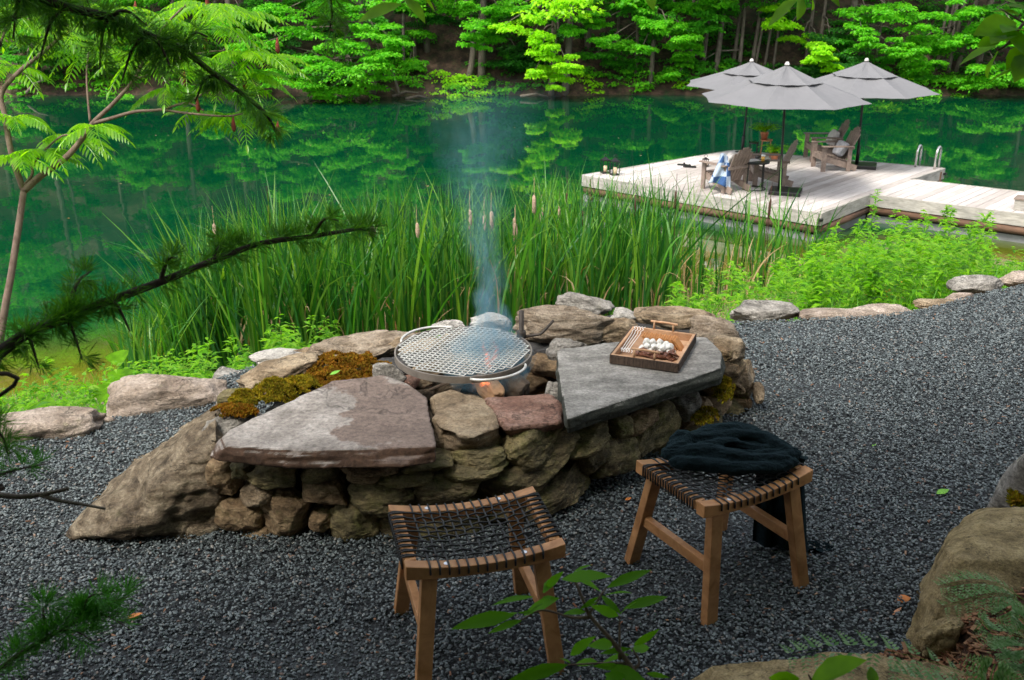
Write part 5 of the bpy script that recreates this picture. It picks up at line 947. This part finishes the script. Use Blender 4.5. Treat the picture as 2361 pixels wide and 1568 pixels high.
# ---------------------------------------------------------------- larch branches
lt=thing('larch_tree','dark larch whose needle-covered boughs hang into the left of the view','tree',(-2.3,.7,0))
MB().tube([(0,0,-.1),(0,0,2),(0,0,6)],[.16,.13,.08],12).build('trunk',M['barkd'],lt,True)
def bough(pts,dep,r0,tuft=.04,den=46,mat='needle',tw=True,drp=0.,join_trunk=True,subs=(),ndl=1.):
    P=[atd(u,v,(dep if not hasattr(dep,'__len__') else dep[0]+(dep[1]-dep[0])*i/(len(pts)-1)))-lt.location for i,(u,v) in enumerate(pts)]
    if join_trunk: P=[Vector((0,0,max(.5,P[0].z-(P[1].z-P[0].z)*2))),P[0]-(P[1]-P[0])*2.]+P
    path=spline(P,8); T=MB(); T.tube(path,[r0*(1-.75*i/(len(path)-1)) for i in range(len(path))],7)
    lines=[(path[16:] if join_trunk else path,1.)]
    for (i0,du,dv,dd) in subs:
        b=P[i0+(2 if join_trunk else 0)-0]; w_=b+lt.location; uu_,vv_,dp_=proj(w_); e=atd(uu_+du,vv_+dv,dp_+dd)-lt.location; mid=(b+e)/2+Vector((0,0,.02)); sp_=spline([b,mid,e],7); T.tube(sp_,[r0*.4*(1-.7*i/(len(sp_)-1)) for i in range(len(sp_))],5); lines.append((sp_,.9))
    bo=T.build('branch',M['barkd'],lt,True); NP=[];ND=[];NL=[]
    for ln,sc in lines:
        tot=sum((b-a).length for a,b in zip(ln[:-1],ln[1:])); nt_=int(tot*den*3.4)
        for _ in range(nt_):
            k=random.uniform(0,len(ln)-1.01); i=int(k); p=ln[i].lerp(ln[i+1],k-i); dr=(ln[i+1]-ln[i]).normalized(); ax=(Vector((random.gauss(0,1),random.gauss(0,1),random.gauss(0,1)+.45-drp))).normalized(); ax=(ax-dr*ax.dot(dr)*.6).normalized(); c=p+ax*.008
            for _ in range(20):
                d=(ax*1.0+dr*.35+Vector((random.gauss(0,.6),random.gauss(0,.6),random.gauss(0,.6)-drp*.6))).normalized(); NP.append(c[:]);ND.append(d[:]);NL.append(tuft*ndl*random.uniform(.6,1.15)*sc)
    NP=np.array(NP);ND=np.array(ND); V,Fc=quads(NP,ND,rdir(len(NP)),np.array(NL)*1.1,.0018,.5,.12); raw('needles',V,Fc,M[mat],bo)
bough([(-60,860),(60,770),(150,735),(250,695),(370,650),(490,602),(600,562),(720,545),(800,532),(856,528)],(1.7,2.2),.013,.042,46,subs=((4,40,-55,0),(5,60,-50,.1),(2,60,-110,.1),(3,50,70,0),(2,40,95,0),(7,60,-36,0),(1,30,80,0)))
bough([(-80,-60),(60,-20),(150,15),(250,40),(340,80),(420,115),(500,175),(570,225),(612,262),(640,310)],(1.8,2.3),.013,.045,50,'needle',drp=.5,subs=((2,-60,130,0),(3,-20,120,.1),(4,-60,110,0),(4,60,90,0),(5,-70,60,0),(6,-50,60,0),(3,90,20,0),(1,-30,110,0),(5,60,-30,0)))
bough([(-80,80),(-20,60),(60,30),(110,10),(180,-20)],(1.9,2.1),.01,.045,44,'needle',drp=.4,subs=((3,10,70,0),(4,40,70,0)))
bough([(-70,1600),(30,1520),(110,1470),(180,1430),(240,1395),(300,1375)],(1.6,1.75),.007,.042,52,'needleb',subs=((2,110,10,0),(3,60,-60,0),(3,120,20,.05),(2,-10,-70,0)))
bough([(-60,1120),(10,1092),(60,1078),(105,1070)],(1.7,1.8),.005,.034,24,'needleb')
bough([(-60,960),(0,1000),(20,1050)],(1.6,1.7),.005,.045,40,'needle')
bough([(755,-70),(760,-20),(765,30),(762,60),(758,85)],(2.0,2.1),.004,.036,40,'needle',join_trunk=False)
bt=MB(); 
for pts,r in (([(-30,1138),(40,1145),(95,1140),(130,1133),(158,1126)],.006),([(92,1141),(140,1155),(190,1163),(243,1173)],.0045),([(70,1142),(74,1150)],.004)):
    P=spline([atd(u,v,1.9)-lt.location for u,v in pts],5); bt.tube(P,[r*(1-.45*i/(len(P)-1)) for i in range(len(P))],7)
P=[atd(-30,1138,1.9)-lt.location,Vector((0,0,1.1))]; bt.tube(P,.007,7); bt.build('bare_twig',M['bark'],lt,True)
M['cone']=simple('larch_cone',(.33,.24,.16),.9,0,.4,80,bs=1,bd=.005); q=atd(858,534,2.2)-lt.location; MB().lathe([(.003,-.012),(.008,-.006),(.009,.002),(.004,.012)],q,9).build('cone',M['cone'],lt,True)
# ---------------------------------------------------------------- near shrubs and overhead leaves
def leafset(name,lab,cat,stems,leaves,dep,mat,aspect=.42,jit=.08,root=None,nrm=(0,-.5,1.)):
    base=atd(*root,dep) if root else atd(*stems[0][0][0],dep); t=thing(name,lab,cat,base); T=MB()
    for pts,r in stems:
        P=spline([atd(u,v,dep)-base for u,v in pts],5); T.tube(P,[r*(1-.6*i/(len(P)-1)) for i in range(len(P))],6)
    T.build('stem',M['barks'],t,True)
    for a,b in leaves:
        d1=dep+random.uniform(-jit,jit); p=atd(*a,dep)-base; q=atd(*b,d1)-base; d=q-p; L=d.length; V,Fc=leaf6(np.array([p[:]]),np.array([d[:]]),np.array([nrm])+R.normal(0,.35,(1,3)),L*1.03,L*aspect,.12); raw('leaf',V,Fc,mat,t,True)
    return t
def c1(x,y): return (830+x*.3235,1060.6+y*.3235)
lv=[((1520,800),(1640,735)),((1450,795),(1285,945)),((1440,850),(1750,800)),((1480,820),(1745,905)),((1760,910),(2070,765)),((1745,965),(1920,915)),((1240,975),(955,1000)),((1420,985),(1140,1090)),((1310,1020),(1190,1090)),((1100,1100),(685,1175)),((1160,1140),(915,1220)),((1120,1090),(940,1140)),((1300,980),(1425,980)),((1700,975),(1570,1060)),((1720,965),(1855,1085)),((1880,1060),(2195,955)),((1840,1110),(1680,1045)),((1850,1100),(1970,990)),((1610,1080),(1470,1080)),((1500,1390),(1640,1270)),((1480,1460),(1055,1568)),((1920,1390),(1700,1425)),((1880,1480),(1675,1465)),((1930,1345),(1715,1370)),((1950,1320),(2120,1220)),((1930,1360),(2085,1320)),((2040,1520),(2190,1545)),((1500,1450),(1420,1395)),((1700,1450),(1510,1430)),((1800,1310),(1670,1315)),((1250,1090),(1130,1080)),((1310,950),(1400,800)),((1600,1060),(1690,1000))]
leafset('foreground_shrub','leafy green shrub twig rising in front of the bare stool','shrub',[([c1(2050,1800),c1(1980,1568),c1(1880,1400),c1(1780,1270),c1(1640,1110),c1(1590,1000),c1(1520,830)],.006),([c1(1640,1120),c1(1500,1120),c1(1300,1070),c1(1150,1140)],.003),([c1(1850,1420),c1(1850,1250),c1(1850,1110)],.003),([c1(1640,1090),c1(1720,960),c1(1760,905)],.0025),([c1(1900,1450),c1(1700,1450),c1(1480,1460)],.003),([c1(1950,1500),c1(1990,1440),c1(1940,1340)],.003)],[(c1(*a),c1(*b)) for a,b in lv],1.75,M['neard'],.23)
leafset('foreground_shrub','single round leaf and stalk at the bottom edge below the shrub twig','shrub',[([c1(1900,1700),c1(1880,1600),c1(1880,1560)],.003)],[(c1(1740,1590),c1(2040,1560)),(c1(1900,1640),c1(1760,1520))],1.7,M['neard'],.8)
def c3(x,y): return (1568+x*.336,1060.6+y*.336)
leafset('foreground_shrub','three large green leaves poking up at the bottom right edge','shrub',[([c3(1000,1700),c3(900,1510),c3(880,1470)],.003)],[(c3(900,1510),c3(1240,1350)),(c3(820,1500),c3(610,1500)),(c3(1330,1560),c3(1310,1410))],1.7,M['near'],.5)
def c4(x,y): return (1531+x*.3529,y*.3529)
tr4=leafset('overhanging_branch','sprig of broad leaves hanging into the upper right corner','branch',[([c4(2800,-200),c4(2500,20),c4(2352,150),c4(2250,280),c4(2180,330)],.006),([c4(2352,150),c4(2200,60)],.003)],[(c4(*a),c4(*b)) for a,b in (((2180,300),(1925,400)),((2190,330),(2090,495)),((2352,290),(2240,445)),((2352,430),(2105,520)),((2300,150),(2050,200)),((2320,100),(2140,55)),((2250,190),(2360,330)),((2200,250),(2060,290)),((2352,60),(2220,20)),((2280,230),(2150,250)),((2350,200),(2230,170)),((2420,350),(2300,500)),((2300,20),(2200,-30)),((2240,300),(2330,200)))],2.4,M['near'],.55,.1)
def c2(x,y): return (784+x*.3529,y*.3529)
leafset('overhanging_branch','broad leaves dipping in at the top edge left of centre','branch',[([c2(700,-300),c2(520,-60),c2(400,20)],.004)],[(c2(400,30),c2(115,115)),(c2(420,-20),c2(560,125)),(c2(520,-40),c2(625,60)),(c2(600,-60),c2(690,20))],2.3,M['near'],.42)
leafset('overhanging_branch','pale green leaf tips at the top edge above the umbrellas','branch',[([c4(1100,-300),c4(960,-60),c4(880,-10)],.004)],[(c4(880,-10),c4(665,155)),(c4(900,-20),c4(885,120)),(c4(960,-40),c4(985,60)),(c4(1060,-50),c4(1150,30)),(c2(2000,-60),c2(2050,50))],2.3,M['near'],.45)
# overhead shade trees behind the camera (they shade the near gravel and wall)
for nm,cx,cy,lb in (('shade_tree',-3.2,-3.2,'tall tree behind the viewpoint on the left, shading the gravel'),('shade_tree',3.4,-3.0,'tall tree behind the viewpoint on the right, shading the gravel')):
    t=thing(nm,lb,'tree',(cx,cy,0)); MB().tube([(0,0,0),(0,0,3),(0,0,7)],[.2,.16,.08],12).build('trunk',M['bark'],t,True); Ls=[]
    for k in range(64):
        Ls.append(cloud((random.uniform(-4.4,4.4),random.uniform(-2.6,4.1),random.uniform(3.3,6.2)),1.4,1.3,.6,420,.26,.2,.2))
    V,Fc=join(Ls); raw('crown',V,Fc,M['f_mid'],t)
# ferns at the lower right
def fernfrond(pts,dep,pl,par,n=11):
    P=spline([atd(u,v,dep) for u,v in pts],6); Ls_=[]
    tot=len(P)-1; rb_=ribbon([p-par.location for p in P],.0015)
    for i in range(1,n+1):
        k=tot*(.08+.92*i/n); a=int(min(k,tot-1)); p=P[a].lerp(P[a+1],k-a)-par.location; tg=(P[a+1]-P[a]).normalized(); s=math.sin(math.pi*min(1,.22+.72*(1-i/n)))*1.; sd=tg.cross(Vector((0,-.4,1))).normalized()
        for sg in (-1,1):
            L=pl*s; d=(sd*sg+tg*.35+Vector((0,0,-.15))).normalized(); q=np.arange(1,9)/8.; pp_=np.array(p)[None]+np.array(d)[None]*(q*L)[:,None]; pp_[:,2]-=q*q*L*.25
            for s2_ in (-1,1):
                D=np.array(d)[None]*.55+np.array(tg)[None]*s2_*1.; D=np.repeat(D,8,0); Ls_.append(quads(pp_,D,np.tile([0,-.3,1.],(8,1)),L*.28*(1.08-q),L*.11*(1.12-q)))
    V,Fc=join(Ls_+[rb_]); raw('frond',V,Fc,M['fern'],par)
def fern(lb,fr,dep,pl):
    t=thing('fern',lb,'fern',atd(*fr[0][0],dep))
    for f_ in fr: fernfrond(f_,dep,pl,t)
fern('painted fern with a long silvery frond arching over the bottom boulder',[[c3(2200,1560),c3(1950,1470),c3(1650,1360),c3(1300,1300),c3(1000,1300),c3(770,1335)],[c3(2250,1600),c3(2000,1580),c3(1700,1530),c3(1480,1470)],[c3(2150,1620),c3(2130,1500),c3(2160,1400)]],2.0,.07)
fern('small painted fern with pale fronds on the mulch above',[[c3(2361,1000),c3(2250,930),c3(2100,930),c3(1830,1000)],[c3(2361,960),c3(2200,860),c3(2000,830),c3(1800,865)],[c3(2400,1050),c3(2300,1010),c3(2180,1060)]],2.3,.055)
fern('green fern at the right edge beside the mulch',[[c3(2420,1250),c3(2300,1200),c3(2150,1180),c3(2060,1100)],[c3(2420,1300),c3(2300,1290),c3(2180,1310)],[c3(2420,1200),c3(2350,1100),c3(2300,1060)],[c3(2420,1350),c3(2330,1380),c3(2260,1370)]],2.2,.06)
# moss on the right edge
n=2500; P=[]
for _ in range(n): P.append((at(random.uniform(2325,2380),random.uniform(1110,1172),.14)+Vector((0,0,random.uniform(0,.03))))[:])
P=np.array(P); D=rdir(n); D[:,2]=abs(D[:,2])+.3; V,Fc=quads(P,D,rdir(n),R.uniform(.01,.025,n),.009); tag(raw('moss',V,Fc,M['moss']),'patch of green moss between the two right-hand boulders','moss')
# ---------------------------------------------------------------- litter on the gravel
def fallen(u,v,L,W,a,cols,lb,curl=.25,z=.016,grp=None,name='fallen_leaf'):
    p=at(u,v,z); V,Fc=leaf6(np.array([[-L/2,0,0]]),np.array([[1.,0,0]]),np.array([[0,0,1.]]),L,W,-curl); o=raw(name,V,Fc,M[cols],None,True); o.location=p; o.rotation_euler=(random.uniform(-.2,.2),0,a); o.modifiers.new('s','SOLIDIFY').thickness=.0008; tag(o,lb,'leaf',grp)
M['chips']=leafm('gravel_debris',[(.10,.045,.025),(.22,.12,.07),(.30,.20,.14),(.16,.06,.035)],0,.85,spec=.2); M['orange']=simple('orange_leaf',(.50,.17,.04),.7,0,.3,40); M['tanl']=simple('tan_chip',(.50,.24,.13),.8,0,.3,40); M['greenl']=simple('green_leaf',(.14,.36,.03),.6,0,.3,40)
fallen(310,1424,.062,.034,.1,'orange','orange-brown fallen leaf on the gravel at lower left')
fallen(2083,1384,.05,.04,0,'orange','curled orange leaf on the gravel near the right sandstone boulder')
fallen(2173,1137,.06,.04,.2,'greenl','fresh green leaf lying on the gravel at right')
fallen(773,862,.05,.03,.5,'greenl','small pale green leaf on the ochre moss',z=.46); fallen(2016,1028,.026,.02,.3,'greenl','tiny star-shaped green leaf on the gravel behind the blanket')
fallen(1448,1152,.03,.02,.3,'orange','small orange leaf on the gravel between the stools'); fallen(2068,1412,.05,.016,.6,'tanl','flat tan bark flake beside the curled orange leaf')
db=MB(); 
for _ in range(520):
    u=random.uniform(-20,2361); v=random.uniform(700,1568); p=at(u,v,.015)
    if p.y>ye(p.x)-.1: continue
    if -1.9<p.x<1.35 and 3.35<p.y<5.5: continue
    db.box(p,(random.uniform(.008,.026),random.uniform(.003,.008),.003),Matrix.Rotation(random.uniform(0,6.3),3,'Z')@Matrix.Rotation(random.uniform(-.4,.4),3,'Y'))
tag(db.build('wood_chips',M['chips'],None),'tiny tan bark chips strewn over the gravel','debris',kind='stuff')
# floating leaves on the lake
fb=MB()
for _ in range(70):
    u=random.uniform(100,2330); v=random.uniform(240,640); p=at(u,v,-2.246); s=random.uniform(.012,.03); fb.add([(p.x-s,p.y,-2.246),(p.x,p.y-s*.8,-2.245),(p.x+s,p.y,-2.246),(p.x,p.y+s*.8,-2.245)],[(0,1,2,3)])
tag(fb.build('floating_leaves',M['reedtan'],None),'pale leaf specks floating on the lake','debris',kind='stuff')
